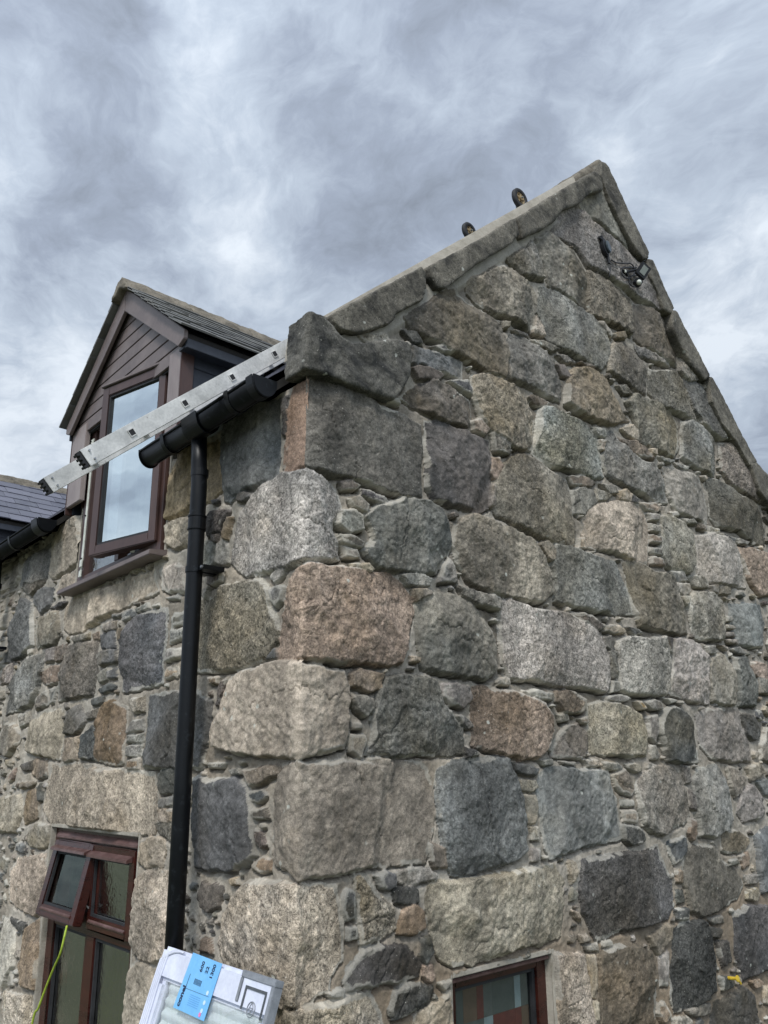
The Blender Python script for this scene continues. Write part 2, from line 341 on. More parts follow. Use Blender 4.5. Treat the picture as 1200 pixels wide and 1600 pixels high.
# ------------------------------------------------------------------ the stones of the two walls
# Outlines of the real stones; each view is (x0, y0, scale) of the sheet they were measured on.
VIEW = {'A': (400, 230, 3.0), 'B': (760, 230, 2.727), 'C': (0, 400, 2.5), 'D': (0, 900, 2.609), 'E': (0, 1260, 2.609),
        'F': (400, 560, 3.0), 'G': (780, 560, 2.857), 'H': (400, 940, 3.0), 'I': (780, 920, 2.857), 'J': (420, 1260, 3.0),
        'K': (780, 1260, 2.857), 'L': (300, 680, 5.0), 'P': (0, 0, 1.0)}
STONES = '''
A gd 700,795 860,690 930,640 985,700 1080,770 1150,840 1190,960 1170,1080 1100,1060 1000,990 900,940 830,900 760,850
A d 690,850 760,860 800,920 740,910
A bd 745,920 840,945 980,1000 980,1075 900,1060 800,1020 745,1000
A d 830,925 880,915 920,955 870,960
A k 740,1030 800,1020 900,1060 860,1090 770,1080
A kd 690,1165 830,1080 960,1140 1020,1180 1030,1250 1000,1310 900,1280 760,1210
A d 910,1090 1000,1090 1025,1160 960,1130
F dp 180,80 235,75 380,95 500,150 600,215 690,250 790,310 795,430 785,560 790,635 700,640 640,620 560,590 470,560 360,540 250,510 200,500 165,530 150,535 115,505 125,400 140,260 155,150
F kd 810,290 870,285 940,320 1000,350 1110,380 1112,600 1105,700 1060,715 960,690 850,660 815,600 808,400
P g 472,731 507,742 530,765 538,790 524,815 534,850 537,872 520,878 480,876 450,884 415,893 375,898 358,878 362,830 372,800 400,765 440,738
F k 400,570 450,560 505,590 480,615 420,610
F d 495,605 540,610 640,660 630,680 560,665 505,635
F g 440,650 500,635 545,680 530,715 460,690
F g 400,710 460,700 505,740 510,800 450,820 395,770
F d 385,815 470,825 520,860 500,890 400,860
F g 415,875 480,890 505,935 430,930
F t 455,960 530,955 565,985 545,1005 480,990
F gd 520,740 580,690 700,650 820,665 890,720 925,800 930,880 890,960 860,1005 780,1005 650,990 560,960 510,900 560,850 545,790
F g 690,1010 760,1005 825,1030 820,1070 720,1060
F g 895,960 920,930 950,1000 960,1050 870,1045
P go 712,850 718,815 738,800 765,808 800,822 835,845 852,870 862,900 868,925 850,942 800,932 750,918 735,905 722,880
F o 1105,470 1150,460 1165,500 1140,570 1100,540
F g 1100,580 1135,590 1130,690 1105,690
P ty 741,585 765,583 800,600 830,620 842,660 838,700 815,703 775,680 755,650 745,620
F o 1020,290 1060,275 1100,330 1085,360 1030,330
F g 1112,345 1200,375 1195,450 1130,430
G gy 50,440 100,415 160,440 230,490 320,540 335,600 350,690 358,820 340,835 250,810 170,780 80,730 0,690 -25,600 0,520
G g 340,590 370,570 430,580 440,640 390,690 350,690
G t 400,670 470,640 560,635 640,650 665,690 685,800 682,915 620,900 520,860 400,835 385,780
G g 670,687 715,697 715,725 680,720
G g 680,737 720,745 725,775 685,767
G o 680,785 730,795 730,825 682,820
G d 682,840 730,847 735,880 690,870
G o 690,882 735,892 745,925 690,915
G o 640,643 700,647 735,670 700,685 660,672
G t 540,592 570,584 600,607 590,640 545,625
G d 602,600 635,625 625,645 597,640
G g 440,575 470,590 510,610 490,630 445,635
G g 460,555 520,570 535,600 500,600
G o 320,520 380,520 445,550 420,570 340,560
G gb 185,225 240,212 310,250 400,285 450,345 470,450 478,520 430,538 360,508 260,480 200,455 165,420 180,330
G g 490,330 520,322 545,360 580,400 640,445 700,470 745,560 765,640 700,630 620,590 540,550 490,510 475,430
G o 545,350 620,370 670,400 700,445 640,438 585,398
G g 425,300 475,312 485,350 445,345
G o 450,357 490,362 478,410 458,405
G t 555,310 600,292 630,320 635,370 590,350
G g 575,190 620,157 700,190 780,232 813,300 813,400 790,443 720,410 650,370 620,290 595,230
G gb 825,280 860,272 920,312 972,360 978,450 972,518 900,490 822,440
G go 992,375 1060,372 1110,430 1150,520 1185,600 1180,645 1110,600 1040,560 1002,500
G g 745,482 830,492 900,522 930,600 948,700 945,732 880,720 800,680 770,620 742,540
G gd 938,530 1000,542 1070,600 1140,632 1180,680 1195,760 1200,830 1130,820 1080,770 990,750 955,700 952,620
G g 718,700 760,697 840,722 870,770 878,860 868,950 840,958 760,930 730,880 728,780
G w 887,790 950,777 1020,800 1070,850 1090,940 1115,1020 1040,1010 960,1000 903,960 882,880
G p 1068,842 1130,842 1240,885 1245,1050 1170,1058 1120,980 1092,890
G g 770,685 800,680 815,700 780,705
G g 830,710 870,715 885,740 845,735
G g 890,730 930,745 930,770 895,755
G g 940,745 985,760 985,785 945,775
G d 1000,780 1060,800 1050,825 1010,810
G w 1075,802 1120,817 1110,832 1080,825
G t 675,400 710,402 713,430 685,428
G g 722,432 785,452 780,467 740,460
G g 790,457 855,482 850,497 810,490
G g 780,950 830,947 845,990 800,995
G g 855,975 900,967 950,990 940,1025 880,1015
G g 950,1012 982,1007 988,1048 960,1040
G g 993,1015 1035,1020 1035,1050 995,1050
G w 800,1002 850,1004 858,1040 830,1056 805,1038
G w 817,1062 858,1062 858,1093 835,1098
G gb 247,900 268,827 340,842 440,882 540,907 558,970 598,1060 618,1140 540,1136 440,1130 350,1108 260,1080 262,1000
P gy 980,879 1004,877 1025,892 1053,900 1064,925 1071,950 1080,988 1065,992 1030,985 1003,977 993,945 985,915
G o 190,832 225,812 262,847 266,905 240,900
G t 360,800 385,797 390,850 360,845
G k 132,167 160,162 205,180 235,198 180,213
B g 430,190 500,182 545,270 600,370 640,440 600,428 540,368 470,300 412,245
B g 330,272 400,262 450,320 520,372 600,420 660,480 700,560 740,650 770,708 720,688 640,630 560,570 490,530 440,500 400,430 340,380 282,350 300,320
B gd 210,382 265,362 330,412 400,462 438,530 452,600 446,670 400,678 330,620 275,580 262,520 235,450
B g 97,470 150,440 195,400 225,470 258,560 210,545 160,540 130,500
P go 733,440 760,425 790,408 811,424 837,446 846,472 838,508 828,517 804,501 780,488 750,470 735,455
B gb 242,590 300,602 370,652 450,712 508,770 532,840 528,900 500,948 430,918 330,858 270,808 252,740 228,680
B gy 442,520 500,552 580,592 628,640 632,720 628,800 600,778 520,738 452,708 432,640
B t 220,702 252,760 258,800 205,788
B g 450,732 500,747 548,790 540,813 500,778
B t 548,787 590,787 603,810 560,813
B gd 638,660 700,682 780,742 828,800 820,928 760,898 700,850 642,808 637,740
B gy 547,832 600,827 650,872 688,950 693,1048 640,1028 580,988 530,948 523,900
B gd 702,942 780,947 828,962 868,1020 888,1100 938,1178 900,1178 820,1128 740,1088 702,1040
P d 1070,592 1095,597 1108,622 1130,667 1148,688 1127,686 1100,665 1080,650 1073,620
B g 835,852 878,930 938,985 870,998 832,948
B g 115,770 180,792 200,810 150,800
B g 195,817 250,822 308,860 280,870 220,840
B g 307,882 350,882 388,915 340,913
B g 392,912 440,917 478,938 430,933
B g 302,922 340,927 368,978 330,968
B g 102,792 160,802 230,852 290,902 326,990 326,1078 260,1048 180,1008 103,978 93,900
B go 372,942 430,932 500,972 540,1022 590,1112 622,1160 540,1178 460,1158 400,1128 343,1088 353,1012
B g 565,1012 600,1007 628,1048 590,1048
B g 640,832 700,864 778,904 795,928 720,908 662,878
P p 480,878 503,882 533,883 587,895 617,897 633,913 648,937 650,960 645,990 638,1017 632,1038 600,1038 560,1036 520,1032 467,1027 434,1027 431,1010 433,975 440,940 460,902
P gy 655,935 668,925 713,925 745,940 765,970 777,1000 781,1030 776,1055 765,1061 727,1056 685,1049 665,1040 657,1000
F g 740,1082 800,1077 850,1100 830,1130 760,1138
F g 960,1062 1050,1092 1160,1122 1160,1170 1060,1160 980,1110
I w 20,52 60,42 150,82 230,97 330,114 420,154 472,210 498,300 503,400 488,458 400,448 280,433 150,408 60,398 32,330 17,200
P t 467,1034 500,1038 540,1050 551,1073 548,1113 547,1147 540,1169 510,1177 473,1186 433,1183 400,1179 360,1175 334,1167 334,1145 340,1110 352,1066 370,1051 406,1039 440,1033
H b 590,402 620,352 700,342 780,352 865,372 875,450 930,522 985,600 985,700 930,714 780,719 640,724 532,709 560,622 557,520
H o 460,342 500,312 610,342 595,400 540,420 467,390
H gt 455,452 500,437 553,450 556,500 520,550 480,510
H t 447,622 520,622 528,660 500,733 452,700
H o 457,562 500,562 510,600 462,600
H gt 537,737 580,727 633,737 638,770 590,779 542,765
H g 887,392 960,377 1018,402 1023,450 980,495 920,480 892,440
H g 952,532 980,532 1038,590 1000,600
H d 985,682 1040,692 1058,720 1000,734
P t 780,1057 800,1058 802,1070 778,1068
P o 744,1073 780,1073 820,1084 854,1095 867,1115 871,1140 861,1165 845,1184 820,1187 780,1174 743,1164 742,1120
P tg 450,1191 487,1191 540,1188 573,1192 600,1196 663,1189 671,1203 679,1233 682,1270 679,1300 667,1349 620,1351 563,1359 530,1369 487,1372 467,1377 450,1361 425,1351 422,1300 425,1250 431,1210
P b 780,1183 794,1187 805,1210 817,1256 823,1300 822,1325 817,1340 800,1349 780,1354 760,1361 735,1369 710,1369 699,1340 693,1310 688,1270 685,1230 690,1205 715,1190 745,1186
I w 542,232 580,212 680,217 738,207 758,260 777,330 772,440 760,478 680,478 600,468 547,448 538,380 538,300
I w 784,222 860,227 908,252 932,330 938,420 952,508 900,508 830,488 787,468 778,400 788,300
I g 953,302 1000,287 1038,302 1058,380 1066,518 1010,518 962,498 943,400
I gb 1052,302 1110,302 1148,380 1158,470 1153,523 1080,518 1070,420
I g 853,62 882,12 958,12 998,60 1008,150 1008,228 940,228 882,208 862,120
I bw 1042,72 1100,62 1180,72 1193,150 1188,258 1130,258 1080,248 1043,150
I k 330,107 390,102 440,132 473,170 450,183 400,158 342,130
I t 477,157 540,162 573,190 540,203 482,190
I d 577,167 620,177 648,200 602,203
I g 472,212 508,204 523,240 510,273 482,258
I g 492,282 528,278 537,370 520,398 506,370
I g 512,412 538,412 538,458 506,463
I d 752,212 773,217 773,290 760,268
I g 930,252 970,252 970,293 940,290
I g 985,247 1028,260 1020,278
I g 1042,267 1080,257 1108,290 1070,290
I g 1015,122 1050,122 1055,148 1020,148
I gt 1015,157 1060,162 1063,183 1020,178
I g 1015,192 1068,192 1068,213 1020,213
I g 1020,222 1070,227 1073,248 1030,243
I p 1132,322 1200,332 1230,400 1200,418 1150,378
I g 1167,392 1230,402 1230,470 1167,463
I t 0,397 40,387 58,410 58,433 0,433
I g 120,457 170,447 253,467 248,498 200,498 142,480
I o 265,457 340,457 393,492 393,540 368,558 290,545 267,500
I g 267,557 310,557 323,590 282,598
I g 362,577 403,567 408,603 380,603
I g 282,642 310,604 360,597 403,642 408,700 393,748 330,758 242,748 262,690
I gt 412,512 480,502 570,522 638,560 662,620 667,700 667,743 600,748 500,743 418,733 412,640
I bd 722,602 742,542 790,522 838,547 868,600 888,680 898,768 830,773 762,768 738,700 723,650
I g 892,562 940,537 1030,532 1083,542 1098,620 1128,690 1133,768 1060,773 960,758 912,700 902,640
I d 1092,562 1130,562 1173,610 1173,658 1140,672 1112,640
I g 1172,700 1195,620 1240,620 1240,780 1175,760
I g 670,572 713,562 713,640 703,688 682,660
I gt 682,702 705,697 723,740 718,763 687,758
I g 650,502 700,492 738,510 733,538 690,538
I y 617,502 640,497 672,538 640,538
I g 487,482 545,472 593,490 560,503 490,498
I g 750,487 800,492 808,503 770,513
I bd 65,777 130,782 188,805 178,838 110,828 77,810
I g 187,762 245,757 245,788 202,793
I g 282,767 350,772 340,793 290,783
I t 382,762 450,762 468,790 400,798
I b 472,777 540,772 563,800 530,813 482,803
I g 572,782 630,782 648,810 620,823 582,800
I g 662,777 700,782 693,803 662,803
P bw 846,1210 864,1198 913,1201 954,1205 958,1228 966,1252 970,1287 975,1311 955,1317 920,1320 895,1332 864,1341 856,1326 849,1281 844,1240
I go 517,832 570,802 598,850 612,900 598,928 550,908 527,880
I g 547,942 608,942 608,973 547,973
I t 552,992 608,987 622,1020 613,1048 562,1038
I d 552,1057 620,1062 648,1090 652,1130 600,1147 562,1118
I g 97,852 168,852 178,888 150,908 97,898
I t 107,922 168,922 178,980 168,1048 137,1048 122,980
K w 142,92 175,87 184,150 152,150
K g 147,192 193,192 184,245 152,248
P go 995,1228 1005,1210 1025,1196 1060,1197 1069,1217 1076,1242 1080,1275 1073,1286 1056,1291 1039,1306 1025,1302 1008,1285 999,1260
I g 822,792 858,792 862,868 842,868
I g 852,892 878,920 882,998 862,978
K o 852,52 885,62 888,130 870,152 852,120
P bw 1084,1221 1096,1201 1123,1196 1134,1214 1145,1249 1148,1277 1138,1300 1127,1303 1116,1308 1096,1306 1089,1275 1084,1245
I gt 1022,792 1070,802 1108,850 1090,898 1060,928 1042,880
I gt 1112,802 1160,782 1188,820 1130,858
I g 1082,912 1130,872 1178,940 1188,1010 1150,1028 1100,1038 1072,1000
I b 1157,862 1200,852 1230,920 1190,918
K bd 377,242 430,227 520,212 640,202 718,177 738,240 778,330 792,440 768,498 690,528 560,558 450,597 422,540 388,470 368,380 373,300
P ty 670,1400 676,1384 740,1373 787,1367 822,1359 870,1354 882,1372 884,1417 880,1462 857,1473 815,1483 780,1496 745,1506 712,1511 689,1493 679,1460 670,1420
K t 312,237 340,242 358,290 332,343 317,300
K t 332,467 360,472 378,518 350,498
K t 362,572 400,572 418,600 380,618
K w 392,627 450,612 453,648 402,648
K g 467,602 510,597 513,628 470,633
P t 869,1490 912,1490 917,1522 924,1557 928,1612 880,1614 875,1570 871,1520
K tg 402,672 440,667 443,858 422,858
K t 422,872 450,872 450,958 427,958
K ob 457,662 520,622 620,617 698,662 712,750 708,960 600,990 462,975 457,800
K go 672,582 720,542 768,532 773,590 720,658 692,620
K d 787,552 850,512 918,512 948,600 968,720 982,818 900,888 792,918 773,850 783,700
K w 722,682 763,652 763,798 727,808
K o 717,882 745,867 773,940 740,963 712,930
K gy 832,252 850,192 920,172 978,182 998,240 1068,290 1098,350 1078,408 1000,458 920,493 862,468 842,380 822,320
K bd 757,162 838,137 848,190 822,238 790,258 767,210
K o 792,287 823,287 823,343 797,343
K d 792,372 828,372 838,428 802,438
K d 792,462 848,452 848,508 802,508
K go 1002,102 1080,112 1128,150 1108,198 1050,213 1002,198
K o 1082,222 1120,202 1128,260 1102,278
K b 1032,242 1070,232 1078,258 1042,263
K g 1102,312 1158,307 1158,343 1112,348
K ty 1107,382 1150,362 1173,390 1150,423 1112,413
K b 1152,132 1200,92 1240,102 1240,380 1182,388 1162,260
K d 1057,482 1100,447 1200,442 1260,482 1250,700 1160,748 1102,778 1062,650
K g 942,502 1000,487 1013,518 970,528
K d 932,542 998,547 988,588 952,588
K kd 972,602 1028,602 1038,698 1002,718
K gt 842,912 900,882 958,892 948,928 880,938
K bd 972,882 1100,812 1138,850 1165,985 952,985
K p 1127,782 1160,767 1183,790 1150,813
K t 1187,812 1230,802 1230,888 1192,878
K d 987,762 1040,762 1058,800 1002,828
K gt 780,952 850,942 868,971 858,1000 790,1000
P tw 345,1432 362,1405 380,1381 414,1377 470,1385 527,1384 532,1407 537,1447 539,1500 520,1527 516,1549 480,1572 453,1574 425,1569 390,1560 350,1520 336,1475
J bd 350,422 375,387 410,402 413,530 370,538 347,490
J ty 412,332 470,322 510,402 560,442 598,490 603,570 560,608 442,638 432,520
J b 502,322 560,307 603,322 598,370 570,398 532,380
J w 612,312 680,287 758,292 798,330 768,348 680,373 612,350
J d 592,392 680,377 713,400 713,450 640,468 602,450
J to 632,492 690,462 733,490 738,570 680,608 617,600
J d 382,762 450,682 560,662 658,652 718,740 713,800 620,828 500,848 380,868 362,820
J bd 717,622 750,612 778,680 742,738 717,700
J p 732,752 770,742 783,800 770,833 732,800
J d 282,882 340,847 363,860 348,903 290,908
J bd 592,872 680,832 778,852 758,930 660,978 590,1008 572,960
J tw 42,962 200,942 350,902 480,882 528,960 560,1060 0,1060
J t 702,992 780,932 870,872 878,1000 878,1060 692,1060
J g 372,572 418,562 418,628 372,638
J o 752,165 770,172 828,200 848,288 782,288
J w 802,832 870,812 868,838 832,868
C bg 860,720 880,640 960,580 1085,560 1088,700 1078,860 1010,888 940,918 890,958 867,950
C d 1095,560 1118,540 1108,700 1094,700
C oc 650,850 700,770 740,740 860,720 862,900 820,950 740,980 690,1010 632,1028 642,930
C t 625,1062 680,1032 730,1022 735,1120 690,1138 622,1118
L kd 105,610 210,580 275,590 240,660 200,740 105,790
L o 270,630 298,640 285,700 262,812 235,800 250,700
L w 180,840 240,815 265,880 265,990 215,1005 165,985 172,900
L d 135,500 200,490 195,520 150,540
L d 345,450 400,430 470,475 390,520 340,510
L k 105,1090 160,1040 230,1050 220,1130 150,1170 105,1160
L g 80,1200 130,1180 100,1290 80,1320
L g 600,1110 660,1020 720,1030 690,1100 640,1170
L bg 595,1200 660,1165 730,1170 690,1290 640,1350 610,1310
L k 130,770 190,770 180,830 140,840
L g 60,830 150,820 165,900 150,1000 110,1060 60,1070
D t 252,215 257,130 292,90 440,42 560,2 620,-20 640,60 560,90 480,130 400,178 330,218 270,233
D gt 645,-28 700,-50 740,-40 753,58 680,68 648,50
D bd 492,260 532,182 600,142 673,132 668,250 650,380 653,430 580,453 487,473 487,370
D go 237,370 262,290 300,272 388,267 388,380 368,480 310,493 227,508 227,440
D b 397,312 468,302 473,345 402,363
D b 402,242 453,222 461,290 407,290
D g 407,202 468,182 468,210 422,228
D o 466,217 503,202 500,258 472,263
D b 492,152 530,132 543,160 502,188
D b 549,133 600,107 608,130 552,153
D g 612,117 643,107 648,123 617,133
D g 447,157 488,152 480,168 452,168
D g 387,402 428,372 428,420 397,438
D b 434,390 468,372 468,413 434,418
D bd 392,462 440,437 463,447 458,468 402,473
D o 367,237 398,227 398,258 372,258
D g 282,252 358,232 358,253 292,268
D b 687,182 702,152 753,142 750,190 687,208
D g 682,222 750,207 750,248 682,273
D g 667,322 682,297 745,292 743,328 667,348
D p 662,392 672,372 725,367 728,398 667,418
D d 667,87 718,72 723,93 682,98
D bd 597,492 700,472 800,472 853,510 853,570 828,690 813,778 720,783 577,783 587,640
D gy 780,100 860,90 900,42 990,22 1060,14 1098,50 1093,120 1122,180 1120,260 1083,328 1000,368 900,383 820,388 780,380
D bg 1082,342 1122,288 1128,332
D ob 377,640 402,542 450,502 508,542 503,620 493,758 440,763 377,753
D bd 317,740 332,652 368,612 388,652 374,748
D t 252,740 262,662 318,657 303,743 252,756
D gb 262,562 320,522 338,590 300,650 257,638
D t 92,690 112,602 170,552 248,542 248,640 233,748 160,733 102,713
D g 337,562 388,542 383,578 342,583
D b 362,502 413,492 408,513 367,528
D gt 522,502 578,487 578,548 532,558
D g 522,592 578,582 578,628 507,638
D g 507,652 578,642 573,678 507,678
D g 512,692 573,687 568,733 512,733
D to 512,752 563,742 558,788 512,788
P t 64,1264 70,1230 78,1196 115,1194 172,1204 237,1208 240,1245 239,1290 237,1302 215,1303 170,1297 120,1294 78,1289 69,1280
D gd 632,812 660,782 713,777 713,878 642,888
D g 642,907 708,897 703,933 642,943
D to 637,962 708,952 703,993 642,998
E t 637,12 703,12 703,60 642,60
E gd 632,72 698,67 693,148 642,110
D bg 10,345 42,210 90,92 128,112 128,280 90,328 10,353
D gd 92,0 140,2 178,10 160,38 120,78 97,60
D b 132,82 170,42 213,52 198,120 160,148 132,110
D go 137,210 172,162 228,142 238,230 218,278 142,293
D d 197,130 240,102 268,102 240,128
D g 177,302 213,292 213,340 177,353
D o 219,290 262,277 248,340 222,345
D p 162,400 192,372 238,372 223,430 190,443 162,428
D g 132,502 183,472 188,518 140,543
D g 194,462 225,452 213,518 196,523
D gb 42,420 102,332 168,317 168,390 148,470 120,528 22,558 14,565
D g 0,382 48,352 38,438 0,438
D g 62,572 108,552 108,598 72,618
D go 0,592 58,602 78,660 30,738 0,718
D d 77,772 130,752 128,788 87,798
D o 134,752 183,752 183,808 150,828 122,800
D o 82,960 102,882 153,862 148,980 92,1008
D p 22,812 58,782 48,828 27,838
D gt 0,902 78,892 86,960 58,1043 0,1043
D b 147,862 168,842 163,918 152,918
D g 77,842 138,842 120,858 82,868
C t 182,1240 202,1100 250,1020 300,1000 310,1180 260,1228 202,1258
C gd 82,1298 92,1200 188,1122 178,1248 130,1308
C t 212,1308 232,1252 288,1232 290,1290
C g 27,1330 37,1202 78,1172 78,1248
P bd 303,1216 330,1218 364,1217 384,1229 392,1260 397,1310 397,1335 385,1349 353,1362 301,1356 299,1290
D bd 1002,882 1060,872 1083,895 1050,928 1012,918
D k 1012,952 1078,947 1088,990 1032,993
E k 1032,82 1060,102 1083,160 1060,173 1037,150
E to 1022,232 1060,207 1093,220 1093,263 1050,273 1017,253
D gt 987,792 1130,767 1133,800 1060,838 1012,858
D g 932,792 970,782 978,808 942,808
D d 837,762 908,762 898,783 842,783
D o 842,412 888,407 880,438 852,443
D k 892,432 913,417 880,528 867,528
D d 862,602 872,582 872,688 860,688
E k 802,380 822,312 850,332 870,312 898,330 880,400 850,428 822,410
E t 927,297 963,292 968,318 942,323
E d 897,362 923,357 918,383 902,383
E g 827,467 858,462 853,488 832,483
E o 802,590 812,532 850,542 858,600
E t 547,220 562,152 600,127 658,132 663,180 648,243 572,248
E t 542,290 592,262 690,272 715,280 705,640 590,638 522,598 517,500 532,370
E t 507,700 512,652 552,632 640,662 690,680 690,887 590,900 502,900
E t 32,260 62,217 178,197 178,300 163,400 140,448 82,428 27,390
E to 72,650 102,502 150,462 153,560 128,748 82,738
E gt 112,110 142,62 198,82 203,140 168,173 112,158
E b 52,180 72,147 93,160 88,188
E d 32,452 98,482 88,518 42,480
E w 0,452 28,452 53,520 48,650 10,738 0,738
E tw 0,752 118,782 128,900 0,900
E g 22,680 40,672 43,730 27,733
'''
COLS = {'g': (128, 125, 118), 'gd': (101, 99, 94), 'd': (76, 77, 77), 'b': (104, 109, 112), 'bd': (82, 86, 90), 'bg': (90, 95, 95),
        'w': (154, 151, 143), 'bw': (124, 129, 131), 't': (170, 158, 141), 'gt': (146, 139, 127), 'tg': (156, 146, 131), 'o': (134, 119, 104),
        'oc': (140, 120, 95), 'ob': (122, 106, 86), 'to': (148, 128, 106), 'p': (154, 133, 117), 'k': (92, 84, 77), 'kd': (82, 78, 73),
        'ty': (148, 141, 124), 'gy': (120, 116, 104), 'go': (128, 119, 106), 'gb': (112, 116, 115), 'tw': (170, 162, 148), 'y': (168, 142, 88),
        'dp': (80, 79, 75)}
COARSE = 1.0            # 1 = full detail
s_right = np.concatenate([np.arange(0, 1.5, 0.0036), np.arange(1.5, 4.86, 0.0047)])
s_left = -np.concatenate([np.arange(0.0036, 1.3, 0.0042), np.arange(1.3, 3.4, 0.0065), np.arange(3.4, 8.0, 0.05)])[::-1]
SA = np.concatenate([s_left, s_right])
ZA = np.concatenate([np.arange(GROUND - 0.02, -1.42, 0.015), np.arange(-1.42, 3.86, 0.0044)])
NS, NZ = len(SA), len(ZA)
SG, ZG = np.meshgrid(SA, ZA)
def vnoise(x, y, seed):
    xi = np.floor(x).astype(np.int64); yi = np.floor(y).astype(np.int64); fx = x - xi; fy = y - yi
    fx = fx * fx * (3 - 2 * fx); fy = fy * fy * (3 - 2 * fy)
    def h(a, c):
        n = (a * 374761393 + c * 668265263 + seed * 1442695041) & 0xFFFFFFFF
        n = ((n ^ (n >> 13)) * 1274126177) & 0xFFFFFFFF
        return ((n ^ (n >> 16)) & 0xFFFFFF) / float(0xFFFFFF)
    return (h(xi, yi) * (1 - fx) + h(xi + 1, yi) * fx) * (1 - fy) + (h(xi, yi + 1) * (1 - fx) + h(xi + 1, yi + 1) * fx) * fy
def fbm(x, y, freq, octs, seed, gain=0.5, ridged=False):
    t = np.zeros_like(x); a = 1.0; tot = 0.0
    for o in range(octs):
        n = vnoise(x * freq + 17.3 * o, y * freq - 9.1 * o, seed + o) * 2 - 1
        if ridged: n = 1 - 2 * np.abs(n)
        t += a * n; tot += a; a *= gain; freq *= 2.03
    return t / tot
# ----- noise fields (metres on the unfolded wall)
N_edge = fbm(SG, ZG, 27, 3, 3, 0.55) * 0.010 + fbm(SG, ZG, 10, 2, 31) * 0.007
N_rough = fbm(SG, ZG, 12, 5, 5, 0.6)
N_ridge = fbm(SG + N_rough * 0.03, ZG + 0.6 * SG, 7, 4, 8, 0.55, True)
N_chip = np.abs(fbm(SG + N_rough * 0.02, ZG, 16, 4, 9, 0.6)) * 2.2 - 0.5
N_low = fbm(SG, ZG, 1.7, 3, 12)
N_mid = fbm(SG, ZG, 6.5, 3, 14)
N_streak = fbm(SG * 3.2, ZG * 0.55, 2.2, 4, 16, 0.6)
N_grit = fbm(SG, ZG, 48, 3, 23, 0.7)
N_drift = fbm(SG, ZG, 4.2, 4, 19, 0.6)
D = np.full((NZ, NS), -1.0, np.float32)         # signed distance to the nearest stone (+ inside)
H = np.full((NZ, NS), -1.0, np.float32)
CO = np.zeros((NZ, NS, 3), np.float32)
GR = np.zeros((NZ, NS), np.float32); RN = np.zeros((NZ, NS), np.float32)
def chaikin(P, n=1):
    for _ in range(n):
        Q = np.roll(P, -1, 0); P = np.stack([P * 0.9 + Q * 0.1, P * 0.1 + Q * 0.9], 1).reshape(-1, 2)
    return P
def sdf(P, X, Z):
    dm = np.full(X.shape, 1e9); ins = np.zeros(X.shape, bool)
    Q = np.roll(P, -1, 0)
    for (ax, az), (bx, bz) in zip(P, Q):
        ex, ez = bx - ax, bz - az; wx, wz = X - ax, Z - az
        t = np.clip((wx * ex + wz * ez) / (ex * ex + ez * ez + 1e-12), 0, 1)
        dm = np.minimum(dm, (wx - ex * t) ** 2 + (wz - ez * t) ** 2)
        c = ((az > Z) != (bz > Z))
        with np.errstate(divide='ignore', invalid='ignore'):
            xx = ex * (Z - az) / (ez if abs(ez) > 1e-12 else 1e-12) + ax
        ins ^= c & (X < xx)
    d = np.sqrt(dm); return np.where(ins, d, -d)
